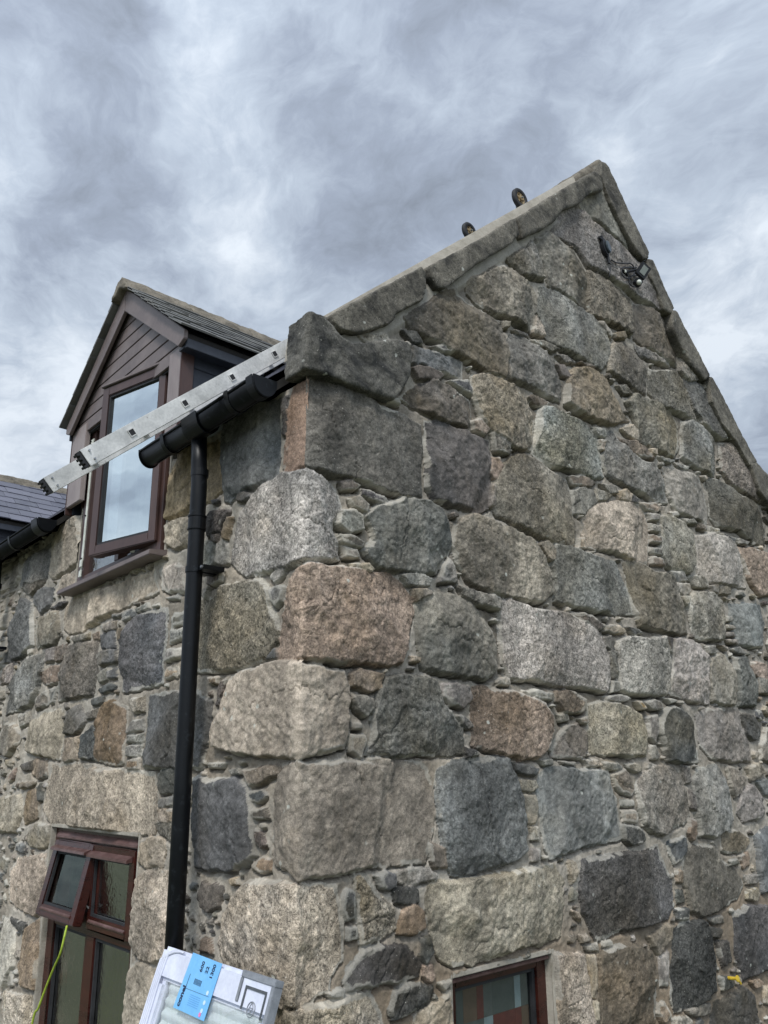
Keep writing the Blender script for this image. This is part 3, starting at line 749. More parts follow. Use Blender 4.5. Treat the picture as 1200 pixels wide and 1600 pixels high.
def put_stone(P, kind, margin=0.16):
    P = np.array(P, float)
    x0, z0 = P.min(0) - margin; x1, z1 = P.max(0) + margin
    i0, i1 = np.searchsorted(SA, x0), np.searchsorted(SA, x1); j0, j1 = np.searchsorted(ZA, z0), np.searchsorted(ZA, z1)
    if i1 - i0 < 2 or j1 - j0 < 2: return
    sl = (slice(j0, j1), slice(i0, i1))
    X, Z = SG[sl], ZG[sl]
    size = math.sqrt(max((P[:, 0].max() - P[:, 0].min()) * (P[:, 1].max() - P[:, 1].min()), 1e-4))
    d = sdf(P, X, Z)
    dn = d + 0.0085 * min(1, size / 0.15) + N_edge[sl] * min(1.0, 0.25 + size / 0.25)
    wdt = min(0.0155, 0.0045 + 0.032 * size) * (1 + 0.5 * N_mid[sl]); t = np.clip(dn / wdt, 0, 1)
    prof = 1 - (1 - t) ** 1.8
    rnd = 0.2 + 0.8 * rng.random(); top = rng.uniform(-0.003, 0.010) + (0.004 if size > 0.25 else -0.006)
    cx, cz = P.mean(0); ang = rng.uniform(0, 6.28); til = rng.uniform(0, 0.05)
    if cz < -0.05 : til *= 0.7
    h = top + til * ((X - cx) * math.cos(ang) + (Z - cz) * math.sin(ang)) + 0.005 * min(1, size / 0.3) * np.clip(dn / (0.35 * size), 0, 1)
    nf = 7 if size > 0.12 else 4
    for k in range(nf):                                  # split faces
        a = rng.uniform(0, 6.28); off = rng.uniform(0.12, 0.52) * size; sl_ = rng.uniform(0.06, 0.42)
        pr = (X - cx) * math.cos(a) + (Z - cz) * math.sin(a) + N_mid[sl] * 0.03
        h = np.minimum(h, top + 0.008 - sl_ * (pr - off))
    rough = (0.0062 + 0.005 * rng.random()) * min(1, 0.35 + size / 0.25)
    h = h + N_rough[sl] * rough * 1.3 + N_ridge[sl] * rough * 0.75 + N_chip[sl] * rough * 0.55
    if size > 0.14:                                      # hairline breaks in the split face
        ca_ = rng.uniform(0, 3.14); u1 = (X - cx) * math.cos(ca_) + (Z - cz) * math.sin(ca_); v1 = -(X - cx) * math.sin(ca_) + (Z - cz) * math.cos(ca_)
        wob = fbm(v1 + cx * 7, v1 * 0 + cz, 9, 4, int(rng.integers(1, 9999)), 0.6) * 0.10 * size * 2
        cr = np.abs(u1 - wob - rng.uniform(-0.22, 0.22) * size); ck = np.clip(1 - cr / 0.0045, 0, 1) * (N_mid[sl] > -0.05); h = h - 0.006 * ck
        h = h + np.where(u1 - wob > 0.1 * size, rng.uniform(-0.004, 0.004), 0)
    else: ck = None
    h = np.maximum(h, -0.026)
    hs = -0.038 + (h + 0.038) * prof
    c1 = np.array(COLS[kind], float); c1 = c1 * 0.87 + np.array([130, 126, 118]) * 0.13; lum = c1.mean(); c1 = lum + (c1 - lum) * (0.72 if kind in ('p', 'o', 'oc', 'ob', 'to', 't', 'y', 'tw') else 0.62); c1 = c1 * np.array([1.085, 1.06, 1.025]) + (4 if cz > 0.6 else 0) + rng.normal(0, 0.8, 3) + rng.normal(0, 4)
    c2 = c1 * rng.uniform(0.72, 0.88) + np.array(rng.choice([[0, 0, 0], [6, 3, -2], [-2, 1, 3], [9, 5, -3]]))
    a1 = np.clip(0.5 + 1.1 * fbm(X + cx * 3.1, Z, 3.5 / max(size, 0.12) * 0.5, 3, int(rng.integers(1, 9999))), 0, 1)[..., None]
    if kind in ('t', 'w', 'tg', 'p') and size > 0.3: c2 = c1 * 0.88
    c = np.array(lin(c1))[None, None] * (1 - a1) + np.array(lin(np.clip(c2, 20, 240)))[None, None] * a1
    c = c * (1 + 0.55 * np.clip(N_grit[sl], -0.45, 0.5))[..., None]
    if ck is not None: c = c * (1 - 0.45 * ck)[..., None]
    if kind == 'dp':
        f = (X < 0.004 + 0.02 * N_mid[sl])[..., None]
        c = np.where(f, np.array(lin((146, 124, 108))) * (0.9 + 0.25 * N_mid[sl][..., None]), c)
    ins = dn > 0
    up = ins & (dn > np.where(D[sl] > 0, D[sl], -1))
    H[sl] = np.where(up, hs, H[sl]); CO[sl] = np.where(up[..., None], c, CO[sl])
    GR[sl] = np.where(up, {'t': 0.5, 'tw': 0.95, 'w': 0.55, 'ty': 0.75, 'p': 0.5, 'bw': 0.45, 'b': 0.4, 'bd': 0.5, 'd': 0.6}.get(kind, 0.55), GR[sl])
    RN[sl] = np.where(up, rnd, RN[sl])
    D[sl] = np.maximum(D[sl], np.where(ins, np.maximum(dn, 1e-4), np.minimum(d, -1e-4)))
def unfold(px, py):
    p = on(px, py, 1, 0.0)
    if p.x >= 0: return (p.x, p.z)
    p = on(px, py, 0, 0.0); return (-p.y, p.z)
for ln in STONES.strip().splitlines():
    t = ln.split(); x0, y0, k = VIEW[t[0]]
    pts = [tuple(float(q) for q in s.split(',')) for s in t[2:]]
    put_stone([unfold(x0 + x / k, y0 + y / k) for x, y in pts], t[1])
# ----- the stones the photograph does not trace: beyond the frame in courses, then pinnings in the gaps
GW_X0, GW_X1, GW_Z1, GW_Z0 = 0.748, 1.362, -0.767, -1.62        # gable window opening
FW_Y0, FW_Y1, FW_Z1, FW_Z0 = 1.235, 2.300, -0.278, -1.55         # front window opening
DW_Y0, DW_Y1, DW_Z0 = 1.165, 2.275, 1.035                        # dormer window opening, up through the eave
EAVE = 1.50; RIDGE_X = 2.315; RIDGE_Z = 3.84; SLOPE = 0.918
def topz(s):
    return np.where(s < 0, EAVE, np.minimum(RIDGE_Z - 0.13 - SLOPE * np.abs(s - RIDGE_X), 9))
for a, b_, c, d in ((GW_X0, GW_X1, GW_Z0, GW_Z1), (-FW_Y1, -FW_Y0, FW_Z0, FW_Z1), (-DW_Y1, -DW_Y0, DW_Z0, 1.8)):
    m = (SG > a) & (SG < b_) & (ZG > c) & (ZG < d); D[m] = np.maximum(D[m], 0.02)
def Dat(x, z):
    i = min(max(int(np.searchsorted(SA, x)), 0), NS - 1); j = min(max(int(np.searchsorted(ZA, z)), 0), NZ - 1)
    return D[j, i]
FILL = ['g', 'g', 'gd', 'gt', 't', 'gt', 'bd', 'go', 'go', 'd', 'w', 'k', 'gb', 'g', 'g']
def quad(cx, cz, rx, rz):
    n = int(rng.integers(4, 6)); a0 = rng.uniform(0, 6.28)
    P = []
    for k in range(n):
        a = a0 + 6.2832 * k / n + rng.uniform(-0.2, 0.2)
        e = 1.0 / max(abs(math.cos(a)), abs(math.sin(a))) ** 0.55 * rng.uniform(0.72, 1.05)
        e *= rng.choice([0.8, 1.0, 1.15])
        P.append((cx + rx * e * math.cos(a), cz + rz * e * math.sin(a)))
    return P
for size, tries in ((0.20, 900), (0.13, 1400), (0.085, 2600), (0.055, 4500), (0.036, 7000), (0.024, 7000), (0.016, 5000)):
    for _ in range(tries):
        x = rng.uniform(-3.9 if size < 0.05 else -7.8, 4.85); z = rng.uniform(GROUND, 3.6)
        if z > float(topz(np.array(x))) + 0.05: continue
        if 0.1 < x < RIDGE_X and z > float(topz(np.array(x))) - 0.13: continue
        r = -Dat(x, z)
        if r < size * 1.12: continue
        st = rng.uniform(1.0, 1.9 if size < 0.1 else 1.5)
        rx = size * 0.92
        while st > 1.0 and (-Dat(x + rx * st, z) < 0.012 or -Dat(x - rx * st, z) < 0.012 or -Dat(x + rx * st * .7, z + rx * .7) < 0.006 or -Dat(x - rx * st * .7, z - rx * .7) < 0.006): st -= 0.15
        put_stone(quad(x, z, rx * max(st, 1.0), size * rng.uniform(0.5, 0.9)), FILL[int(rng.integers(0, len(FILL)))], margin=max(0.05, size * 1.4))
# ----- mortar
old = np.clip((ZG + 0.15) / 0.5, 0, 1) * np.clip((SG + 0.05) / 0.1, 0, 1)       # fresh pointing low down and on the front, open joints above
hm = -0.017 - 0.009 * old + 0.006 * N_rough + 0.003 * N_mid + 0.003 * N_ridge + 0.0035 * N_grit
lip = np.clip((ZG - (topz(SG) - 0.16)) / 0.04, 0, 1) * ((SG > 0.12) & (SG < RIDGE_X - 0.3))
hm = hm * (1 - lip) + (-0.006 + 0.004 * N_rough + 0.003 * N_mid) * lip
hm = hm + np.clip(0.010 + D, 0, 0.010) * 0.5
inside = D > 0
shift = max(1, int(0.013 / 0.0044))
above = np.zeros_like(inside); above[:-shift] = inside[shift:]
above2 = np.zeros_like(inside); above2[:-2 * shift] = inside[2 * shift:]
deep = (above.astype(float) * 0.75 + above2 * 0.25) * (~inside)
hm = hm - (1 - lip) * deep * (0.016 + 0.034 * old * np.clip(0.5 + 1.6 * N_mid, 0, 1.2))
above1 = np.zeros_like(inside); above1[:-2] = inside[2:]
hm = hm - (above1 & ~inside) * np.clip(0.010 + 0.02 * N_mid, 0, 0.02)
hm = hm - 0.012 * old * np.clip(N_mid + N_low, 0, 1)
mc1 = np.array(lin((168, 161, 149))); mc2 = np.array(lin((126, 118, 106))); mc3 = np.array(lin((128, 112, 92)))
fm = np.clip(0.45 + 1.1 * N_low + 0.5 * N_mid, 0, 1)[..., None]
mort = mc1 * (1 - fm) + mc2 * fm
low = (np.clip((-0.45 - ZG) / 0.3, 0, 1) * np.clip(SG * 4, 0, 1))[..., None] * 0.75       # newer brown pointing round the lower courses of the gable
mort = mort * (1 + 0.30 * np.clip(N_grit, -0.6, 0.6) + 0.22 * np.clip(N_streak, -0.5, 0.5))[..., None]
mort = mort * (1 - low) + mc3 * 0.85 * low
mort = mort * (1 - 0.35 * (old * (1 - lip) * np.clip(0.5 + N_mid * 1.5, 0, 1)))[..., None]
mort = mort * (1 - 0.6 * lip[..., None]) + np.array(lin((170, 166, 156))) * 0.6 * lip[..., None]
HH = np.where(inside, np.maximum(H, hm - 0.004), hm)
# cement smears over the stone margins
sm = inside & (D < 0.012 + 0.022 * N_mid + 0.006 * N_rough) & (N_mid + N_low > 0.05)
CC = np.where(inside[..., None], CO, mort)
CC = np.where(sm[..., None], CC * 0.35 + np.array(lin((164, 160, 150))) * 0.65, CC)
# rain streaks and soot under the copings
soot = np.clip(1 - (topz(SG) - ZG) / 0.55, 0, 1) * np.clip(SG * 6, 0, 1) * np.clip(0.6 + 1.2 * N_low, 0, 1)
stk = np.clip(N_streak * 1.6, -0.6, 0.7) * inside
edge = np.clip(1 - D / 0.010, 0, 1) * inside * np.clip(0.5 + 1.5 * N_rough, 0, 1)
CC = CC * (1 + 0.22 * edge)[..., None]
dirt = np.clip(N_low * 1.5 + N_streak * 0.8, -0.7, 0.7)
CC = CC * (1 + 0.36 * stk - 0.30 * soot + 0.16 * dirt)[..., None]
brn = (np.clip(N_drift * 1.8 - 0.15, 0, 1) * 0.30)[..., None]; CC = CC * (1 - brn) + CC * np.array([1.12, 0.98, 0.78]) * brn
CC = CC * (1 + 0.16 * N_mid + 0.10 * N_rough)[..., None]
CC = np.clip(CC, 0.012, 0.75)
KD = np.zeros((NZ, NS, 4), np.float32); KD[..., 0] = np.where(inside, np.where(sm, 0.2, GR), 0.16); KD[..., 1] = np.where(inside & ~sm, 0.0, 1.0); KD[..., 2] = np.where(inside, RN, 0.15); KD[..., 0] *= np.where(inside, 0.6 + 0.75 * RN, 1.0); KD[..., 3] = 1
# roll in at openings
def edge_in(a, b_, c, d):
    dx = np.maximum(np.maximum(a - SG, SG - b_), 0); dz = np.maximum(np.maximum(c - ZG, ZG - d), 0); return np.sqrt(dx * dx + dz * dz)
for r in ((GW_X0, GW_X1, GW_Z0, GW_Z1), (-FW_Y1, -FW_Y0, FW_Z0, FW_Z1)):
    t = np.clip(edge_in(*r) / 0.018, 0, 1); HH = HH * t + (-0.022) * (1 - t)
# positions round the corner
q = 0.008 + 0.004 * vnoise(ZG * 3, ZG * 0, 77); rt = np.sqrt(SG ** 2 + q ** 2)
_zz = ZG + 0 * SG; _sh = (0.020 * (vnoise(_zz * 6.5, _zz * 0, 91) - 0.5) + 0.014 * (vnoise(_zz * 22, _zz * 0, 92) - 0.5)) * np.exp(-(SG / 0.16) ** 2)
SF = SG - _sh; rt = np.sqrt(SF ** 2 + q ** 2)
BX = 0.5 * (SF + rt) + np.where(SF > 0, _sh, 0) * 0; BY = 0.5 * (-SF + rt); TX = 0.5 * (1 + SF / rt); TY = 0.5 * (-1 + SF / rt); tl = np.sqrt(TX ** 2 + TY ** 2)
NX, NY = TY / tl, -TX / tl
PXg = BX + NX * HH - q * 0.0; PYg = BY + NY * HH
PXg = PXg; co = np.stack([PXg, PYg, ZG], -1).reshape(-1, 3)
fc_s = 0.25 * (SG[:-1, :-1] + SG[1:, 1:] + SG[:-1, 1:] + SG[1:, :-1]); fc_z = 0.25 * (ZG[:-1, :-1] + ZG[1:, 1:] + ZG[:-1, 1:] + ZG[1:, :-1])
keep = fc_z < topz(fc_s)
keep &= ~((fc_s > GW_X0) & (fc_s < GW_X1) & (fc_z > GW_Z0) & (fc_z < GW_Z1))
keep &= ~((fc_s > -FW_Y1) & (fc_s < -FW_Y0) & (fc_z > FW_Z0) & (fc_z < FW_Z1))
keep &= ~((fc_s > -DW_Y1) & (fc_s < -DW_Y0) & (fc_z > DW_Z0))
J, I = np.nonzero(keep); v0 = (J * NS + I).astype(np.int32)
quads = np.stack([v0, v0 + 1, v0 + 1 + NS, v0 + NS], 1)
used = np.zeros(NS * NZ, bool); used[quads.ravel()] = True; remap = np.cumsum(used) - 1
quads = remap[quads].astype(np.int32)
def np_mesh(name, co, quads):
    me = bpy.data.meshes.new(name); me.vertices.add(len(co)); me.vertices.foreach_set('co', co.astype(np.float32).ravel())
    n = len(quads); me.loops.add(n * 4); me.loops.foreach_set('vertex_index', quads.ravel())
    me.polygons.add(n); me.polygons.foreach_set('loop_start', np.arange(0, n * 4, 4, dtype=np.int32)); me.polygons.foreach_set('loop_total', np.full(n, 4, np.int32))
    me.polygons.foreach_set('use_smooth', np.ones(n, bool)); me.update(calc_edges=True); return me
house = empty('stone_house', (0, 0, GROUND), label='old granite rubble house with a steep coped gable, slate dormer and black gutters', cat='house')
wm = np_mesh('wall', co[used], quads)
ca = wm.color_attributes.new('Col', 'FLOAT_COLOR', 'POINT')
c4 = np.concatenate([CC.reshape(-1, 3)[used], np.ones((int(used.sum()), 1))], 1).astype(np.float32); ca.data.foreach_set('color', c4.ravel())
ka = wm.color_attributes.new('Kind', 'FLOAT_COLOR', 'POINT'); ka.data.foreach_set('color', KD.reshape(-1, 4)[used].ravel())
link('wall', wm, house, MT['wall'])
print('wall verts', int(used.sum()), 'faces', len(quads))

# ------------------------------------------------------------------ rough cut stones (copings, kneeler)
def rough_stone(name, poly, ext, mat, parent, voxel=0.012, amp=0.010, freq=7.0, seed=0, smooth_it=3):
    mb = MB(); mb.prism(poly, ext); me = bpy.data.meshes.new('tmp'); me.from_pydata(mb.v, [], mb.f)
    bm = bmesh.new(); bm.from_mesh(me); bmesh.ops.recalc_face_normals(bm, faces=bm.faces); bm.to_mesh(me); bm.free()
    o = bpy.data.objects.new('tmp', me); col.objects.link(o)
    md = o.modifiers.new('r', 'REMESH'); md.mode = 'VOXEL'; md.voxel_size = voxel; md.use_smooth_shade = True
    s_ = o.modifiers.new('s', 'SMOOTH'); s_.factor = 0.6; s_.iterations = smooth_it
    dg = bpy.context.evaluated_depsgraph_get(); me2 = bpy.data.meshes.new_from_object(o.evaluated_get(dg))
    bpy.data.objects.remove(o); bpy.data.meshes.remove(me)
    n = len(me2.vertices); co = np.empty(n * 3); me2.vertices.foreach_get('co', co); co = co.reshape(-1, 3)
    no = np.empty(n * 3); me2.vertices.foreach_get('normal', no); no = no.reshape(-1, 3); off = Vector((seed * 3.1, seed * 1.7, 0))
    for i in range(n):
        p = Vector(co[i]) + off
        h = mnoise.fractal(p * freq, 0.6, 2.1, 5) * amp + (0.5 - abs(mnoise.noise(p * freq * 2.2))) * amp * 0.7 + mnoise.noise(p * freq * 0.5) * amp * 0.9
        co[i] += no[i] * h
    me2.vertices.foreach_set('co', co.ravel()); me2.name = name; me2.materials.clear(); me2.update()
    return link(name, me2, parent, mat, smooth=True)
def gpoly(view, txt, y=-0.03):
    x0, y0, k = VIEW[view]
    return [on(x0 + float(a) / k, y0 + float(c) / k, 1, y) for a, c in (s.split(',') for s in txt.split())]
rough_stone('kneeler_stone', gpoly('A', '250,765 335,795 375,840 402,885 470,914 560,912 640,895 720,908 738,990 725,1080 660,1180 600,1165 480,1120 330,1060 232,1032', -0.035),
            (0, 0.150, 0), MT['kneeler'], house, 0.0075, 0.0075, 10, 1, 3)
cop = [('P', '516,491 560,468 608,443 658,417 666,424 668,443 662,468 620,489 613,504 573,517 557,520 533,514 522,503'),
       ('P', '669,416 740,379 806,339 812,366 800,380 750,410 720,433 697,450 684,449 673,430'),
       ('P', '809,338 850,313 893,287 930,266 940,274 944,297 925,300 905,318 880,327 868,345 851,356 818,371'),
       ('B', '495,55 520,80 600,255 695,450 690,475 668,475 640,438 590,350 530,235 487,115'),
       ('B', '688,474 712,480 802,686 790,708 757,690 735,620 696,540'),
       ('B', '790,692 812,694 956,972 936,992 875,925 825,830 796,765'),
       ('G', '938,78 956,86 1150,462 1122,480 1060,370 995,290 951,190'),
       ('G', '1126,470 1146,458 1200,516 1250,620 1340,790 1300,800 1240,690 1165,590')]
for i, (vw, t) in enumerate(cop):
    rough_stone('coping_stone', gpoly(vw, t, -0.030 - 0.004 * (i % 3)), (0, 0.30 + 0.01 * (i % 2), 0), MT['coping'], house, 0.010, 0.0038, 13, 5 + i, 1)
x = 4.42
while x < 4.8:                                    # copings run on down to the far eave, out of frame
    z = RIDGE_Z - SLOPE * (x - RIDGE_X); x2 = min(x + 0.45, 4.95); z2 = RIDGE_Z - SLOPE * (x2 - RIDGE_X)
    rough_stone('coping_stone', [(x, -0.03, z), (x2, -0.03, z2), (x2 - 0.08, -0.03, z2 - 0.18), (x - 0.08, -0.03, z - 0.17)], (0, 0.3, 0), MT['coping'], house, 0.02, 0.009, 8, x); x = x2 + 0.01
rough_stone('apex_stone', gpoly('P', '888,285 905,268 938,248 950,256 958,276 946,284 932,272 905,287', 0.05), (0, 0.24, 0), MT['ridge'], house, 0.012, 0.008, 8, 31)
# cement weathering along the back of the left copings
mb = MB(); a = Vector((0.10, 0, RIDGE_Z - SLOPE * (RIDGE_X - 0.10))); e = Vector((2.05, 0, RIDGE_Z - SLOPE * (RIDGE_X - 2.05)))
mb.prism([a + Vector((0, 0.0, -0.075)), a + Vector((0, 0.02, 0.012)), a + Vector((0, 0.29, 0.016)), a + Vector((0, 0.31, -0.09))], e - a)
mb.build('cement_fillet', MT['mortar'], house, 0.004)

# ------------------------------------------------------------------ slate roofs
def slates(name, o, u, d, L, dn, mat, parent, gauge=0.16, wid=0.22, th=0.008, jit=0.004, seed=0):
    """o: eave corner, u: unit along the eave, dn: unit up the slope, d: slope length"""
    rg = random.Random(seed); mb = MB(); u, dn = Vector(u), Vector(dn); nrm = u.cross(dn).normalized()
    if nrm.z < 0: nrm = -nrm
    rows = int(d / gauge) + 1
    for r in range(rows):
        a = -wid * (0.5 if r % 2 else 0) - rg.random() * 0.02
        while a < L:
            b2 = a + wid * rg.uniform(0.9, 1.12); x0, x1 = max(a, 0), min(b2 - 0.003, L)
            if x1 - x0 > 0.015:
                s0 = r * gauge + rg.uniform(-jit, jit); s1 = min(s0 + gauge * 1.55, d + 0.01)
                if s1 > s0 + 0.02:
                    lift = th * 1.0 + rg.uniform(0, 0.0022)
                    p = Vector(o) + u * x0 + dn * s0 + nrm * lift
                    top = dn * (s1 - s0) - nrm * (lift - 0.001)
                    mb.box(p, u * (x1 - x0), top, nrm * (th * rg.uniform(0.8, 1.3)))
            a = b2
    return mb.build(name, mat, parent)
up_l = Vector((1, 0, SLOPE)).normalized(); up_r = Vector((-1, 0, SLOPE)).normalized()
RS = EAVE - 0.005                                          # underside of the slates at the eave (x = -0.10)
def roof_pt(x, y): return Vector((x, y, RS + SLOPE * (x + 0.10)))
def main_len(x): return (RIDGE_X - x) * math.hypot(1, SLOPE)
YEND = 8.6
DORM = (0.0, 3.72)                                         # dormer offsets along the eave
segs = [(0.15, 1.02, -0.12), (2.50, 4.74, -0.12), (6.24, YEND, -0.12)]
for i, (ya, yb, xs) in enumerate(segs): slates('roof_slates', roof_pt(xs, ya), (0, 1, 0), main_len(xs), yb - ya, up_l, MT['slateb'], house, 0.17, 0.24, seed=i)
for k, dy in enumerate(DORM): slates('roof_slates', roof_pt(0.40, 1.02 + dy), (0, 1, 0), main_len(0.40), 1.48, up_l, MT['slateb'], house, 0.17, 0.24, seed=10 + k)
slates('roof_slates', (4.82, 0.285, RS + SLOPE * (2 * RIDGE_X - 4.82 + 0.10)), (0, 1, 0), main_len(2 * RIDGE_X - 4.82), YEND - 0.285, up_r, MT['slateb'], house, 0.2, 0.3, seed=20)
mb = MB(); mb.prism([(RIDGE_X - 0.12, 0.29, RIDGE_Z - 0.21), (RIDGE_X, 0.29, RIDGE_Z - 0.07), (RIDGE_X + 0.12, 0.29, RIDGE_Z - 0.21)], (0, YEND - 0.29, 0)); mb.build('roof_ridge', MT['ridge'], house, 0.01)
# roof deck: seals the loft from the sky under the slates
mb = MB()
for ya, yb, xs in segs + [(1.02 + dy, 2.50 + dy, 0.40) for dy in DORM]:
    p0 = roof_pt(xs, ya) - Vector((0, 0, 0.03)); q0 = roof_pt(RIDGE_X, ya) - Vector((0, 0, 0.03)); mb.box(p0, q0 - p0, (0, yb - ya, 0), (0, 0, -0.04))
p0 = Vector((4.80, 0.285, roof_pt(2 * RIDGE_X - 4.80, 0).z - 0.03)); q0 = roof_pt(RIDGE_X, 0.285) - Vector((0, 0, 0.03)); mb.box(p0, q0 - p0, (0, YEND - 0.285, 0), (0, 0, -0.04))
mb.build('roof_deck', MT['dark'], house)
# the house's far walls, floor and loft floor (plain, out of view)
mb = MB(); mb.abox(4.55, 4.80, 0.03, YEND, GROUND, 1.55); mb.abox(0.03, 4.55, YEND - 0.25, YEND, GROUND, 1.5)
mb.prism([(0.1, YEND - 0.2, 1.5), (RIDGE_X, YEND - 0.2, RIDGE_Z - 0.25), (4.7, YEND - 0.2, 1.5)], (0, 0.18, 0)); mb.build('back_wall', MT['mortar'], house)
mb = MB(); mb.abox(0.12, 4.5, 0.12, YEND - 0.3, GROUND + 0.02, GROUND + 0.1); mb.abox(0.12, 4.5, 0.12, YEND - 0.3, 0.12, 0.2); mb.build('floor', MT['dark'], house)
# inner linings behind the outer leaf, so that the rooms are dark and no sky shows through
mb = MB()
mb.abox(0.09, 0.11, 0.11, FW_Y0 - 0.01, GROUND, EAVE + 0.06); mb.abox(0.09, 0.11, FW_Y0 - 0.01, FW_Y1 + 0.01, FW_Z1 + 0.01, DW_Z0 - 0.03); mb.abox(0.09, 0.11, FW_Y1 + 0.01, YEND - 0.3, GROUND, 1.45)
mb.abox(0.09, GW_X0 - 0.01, 0.13, 0.15, GROUND, 1.6); mb.abox(GW_X1 + 0.01, 4.5, 0.13, 0.15, GROUND, 1.6); mb.abox(GW_X0 - 0.01, GW_X1 + 0.01, 0.13, 0.15, GW_Z1 + 0.01, 1.6)
mb.build('inner_lining', MT['dark'], house)

# ------------------------------------------------------------------ windows
def sash(parent, tl, u, v, n, W, Hh, bar, th, frame_mat, glass_mat, name='sash', drip=0.0, bead=0.012, glass_off=0.018, bar_b=None):
    """frame of four bars with a pane; tl = outer top-left corner on the outer face, u right, v down, n outward"""
    tl, u, v, n = Vector(tl), Vector(u).normalized(), Vector(v).normalized(), Vector(n).normalized(); bb = bar_b or bar
    mb = MB(); back = -n * th
    mb.box(tl, u * bar, v * Hh, back); mb.box(tl + u * (W - bar), u * bar, v * Hh, back)
    mb.box(tl + u * bar, u * (W - 2 * bar), v * bar, back); mb.box(tl + u * bar + v * (Hh - bb), u * (W - 2 * bar), v * bb, back)
    fr = mb.build(name, frame_mat, parent, 0.004)
    mb = MB(); i0 = tl + u * bar + v * bar - n * 0.008; iw = W - 2 * bar; ih = Hh - bar - bb; bk = -n * 0.012
    for p, a, c in ((i0, u * bead, v * ih), (i0 + u * (iw - bead), u * bead, v * ih), (i0 + u * bead, u * (iw - 2 * bead), v * bead), (i0 + u * bead + v * (ih - bead), u * (iw - 2 * bead), v * bead)): mb.box(p, a, c, bk)
    mb.build('glazing_bead', MT['rubber'], fr, 0)
    mb = MB(); mb.box(i0 + u * 0.002 + v * 0.002 - n * glass_off, u * (iw - 0.004), v * (ih - 0.004), -n * 0.006); mb.build('pane', glass_mat, fr)
    if drip:
        mb = MB(); mb.prism([tl + u * (bar * 0.6) + v * (bar * 0.45), tl + u * (bar * 0.6) + v * (bar * 0.95), tl + u * (bar * 0.6) + v * (bar * 1.0) + n * drip, tl + u * (bar * 0.6) + v * (bar * 0.75) + n * drip], u * (W - bar * 1.0)); mb.build('drip_bar', MT['redlite'], fr, 0.002)
        mb = MB(); q0 = tl + u * bar + v * (Hh - bb); mb.prism([q0 - n * 0.014, q0 + v * 0.020 + n * 0.008, q0 + v * 0.030 + n * 0.004, q0 + v * 0.012 - n * 0.014], u * (W - 2 * bar)); mb.build('bottom_bead', MT['redlite'], fr, 0.002)
    return fr
def fy(px, py, x): return on(px, py, 0, x).y
# lower front window
XF = 0.045
win = MB(); yl, yr, zt, zb = FW_Y1 + 0.004, FW_Y0 - 0.004, FW_Z1 + 0.004, FW_Z0 - 0.01
ym0, ym1 = fy(132, 1459, XF), fy(146, 1462, XF); ztr0, ztr1 = -0.705, -0.755
win.abox(XF, XF + 0.07, yl - 0.085, yl, zb, zt); win.abox(XF, XF + 0.07, yr, yr + 0.07, zb, zt)
win.abox(XF, XF + 0.07, yr + 0.07, yl - 0.085, zt - 0.07, zt); win.abox(XF + 0.002, XF + 0.068, yr + 0.07, yl - 0.085, ztr1, ztr0)
win.abox(XF + 0.004, XF + 0.066, ym1, ym0, zb, ztr1); win.abox(XF + 0.004, XF + 0.066, ym1, ym0, ztr0, zt - 0.07)
win.abox(XF, XF + 0.07, yr + 0.07, yl - 0.085, zb, zb + 0.07)
fwin = win.build('lower_window', MT['red'], house, 0.004)
mb = MB(); mb.prism([(XF, yr + 0.03, zt - 0.02), (XF - 0.02, yr + 0.03, zt - 0.045), (XF - 0.02, yr + 0.03, zt - 0.055), (XF, yr + 0.03, zt - 0.06)], (0, yl - yr - 0.09, 0)); mb.build('head_trim', MT['redlite'], fwin, 0.003)
mb = MB(); mb.abox(XF + 0.03, XF + 0.036, ym0 + 0.002, yl - 0.087, zb + 0.07, ztr1 - 0.002); mb.abox(XF + 0.03, XF + 0.036, yr + 0.072, ym1 - 0.002, zb + 0.07, ztr1 - 0.002); mb.build('pane', MT['glassd'], fwin)
mb = MB()
for a, c in ((ym0 + 0.001, yl - 0.086), (yr + 0.071, ym1 - 0.001)):
    mb.abox(XF + 0.012, XF + 0.028, a, a + 0.014, zb + 0.07, ztr1 - 0.001); mb.abox(XF + 0.012, XF + 0.028, c - 0.014, c, zb + 0.07, ztr1 - 0.001); mb.abox(XF + 0.012, XF + 0.028, a + 0.014, c - 0.014, ztr1 - 0.015, ztr1 - 0.001)
mb.build('glazing_bead', MT['rubber'], fwin)
sa, sb = ym0 - 0.02, yr + 0.045
sash(fwin, (XF - 0.018, sa, zt - 0.065), (0, -1, 0), (0, 0, -1), (-1, 0, 0), sa - sb, -0.335 + 0.0 - (-0.335) + (zt - 0.065) - ztr0 + 0.012, 0.055, 0.045, MT['red'], MT['glassd'], 'top_sash', 0.03)
# open top sash, hung at its head and pushed out at the foot
ta, tb_ = yl - 0.055, ym1 + 0.035
hn = Vector((XF - 0.018, ta, zt - 0.065)); foot = on(113, 1448, 1, tb_)
vv = Vector((foot.x - hn.x, 0, foot.z - hn.z)); Hs = vv.length; vv.normalize(); nn = Vector((-abs(vv.z), 0, -abs(vv.x) if vv.x < 0 else abs(vv.x)))
nn = Vector((vv.z, 0, -vv.x)); nn = nn if nn.x < 0 else -nn
sash(fwin, hn, (0, -1, 0), vv, nn, ta - tb_, min(Hs, 0.47), 0.055, 0.045, MT['red'], MT['glassl'], 'open_top_sash', 0.03)['label'] = 'top sash pushed open at its foot'
mb = MB(); mb.tube([Vector((XF + 0.02, tb_ - 0.0, -0.66)), hn + vv * (Hs * 0.72) + Vector((0, tb_ - ta + 0.01, 0)) - nn * 0.03], 0.005, 6); mb.build('window_stay', MT['steel'], fwin)
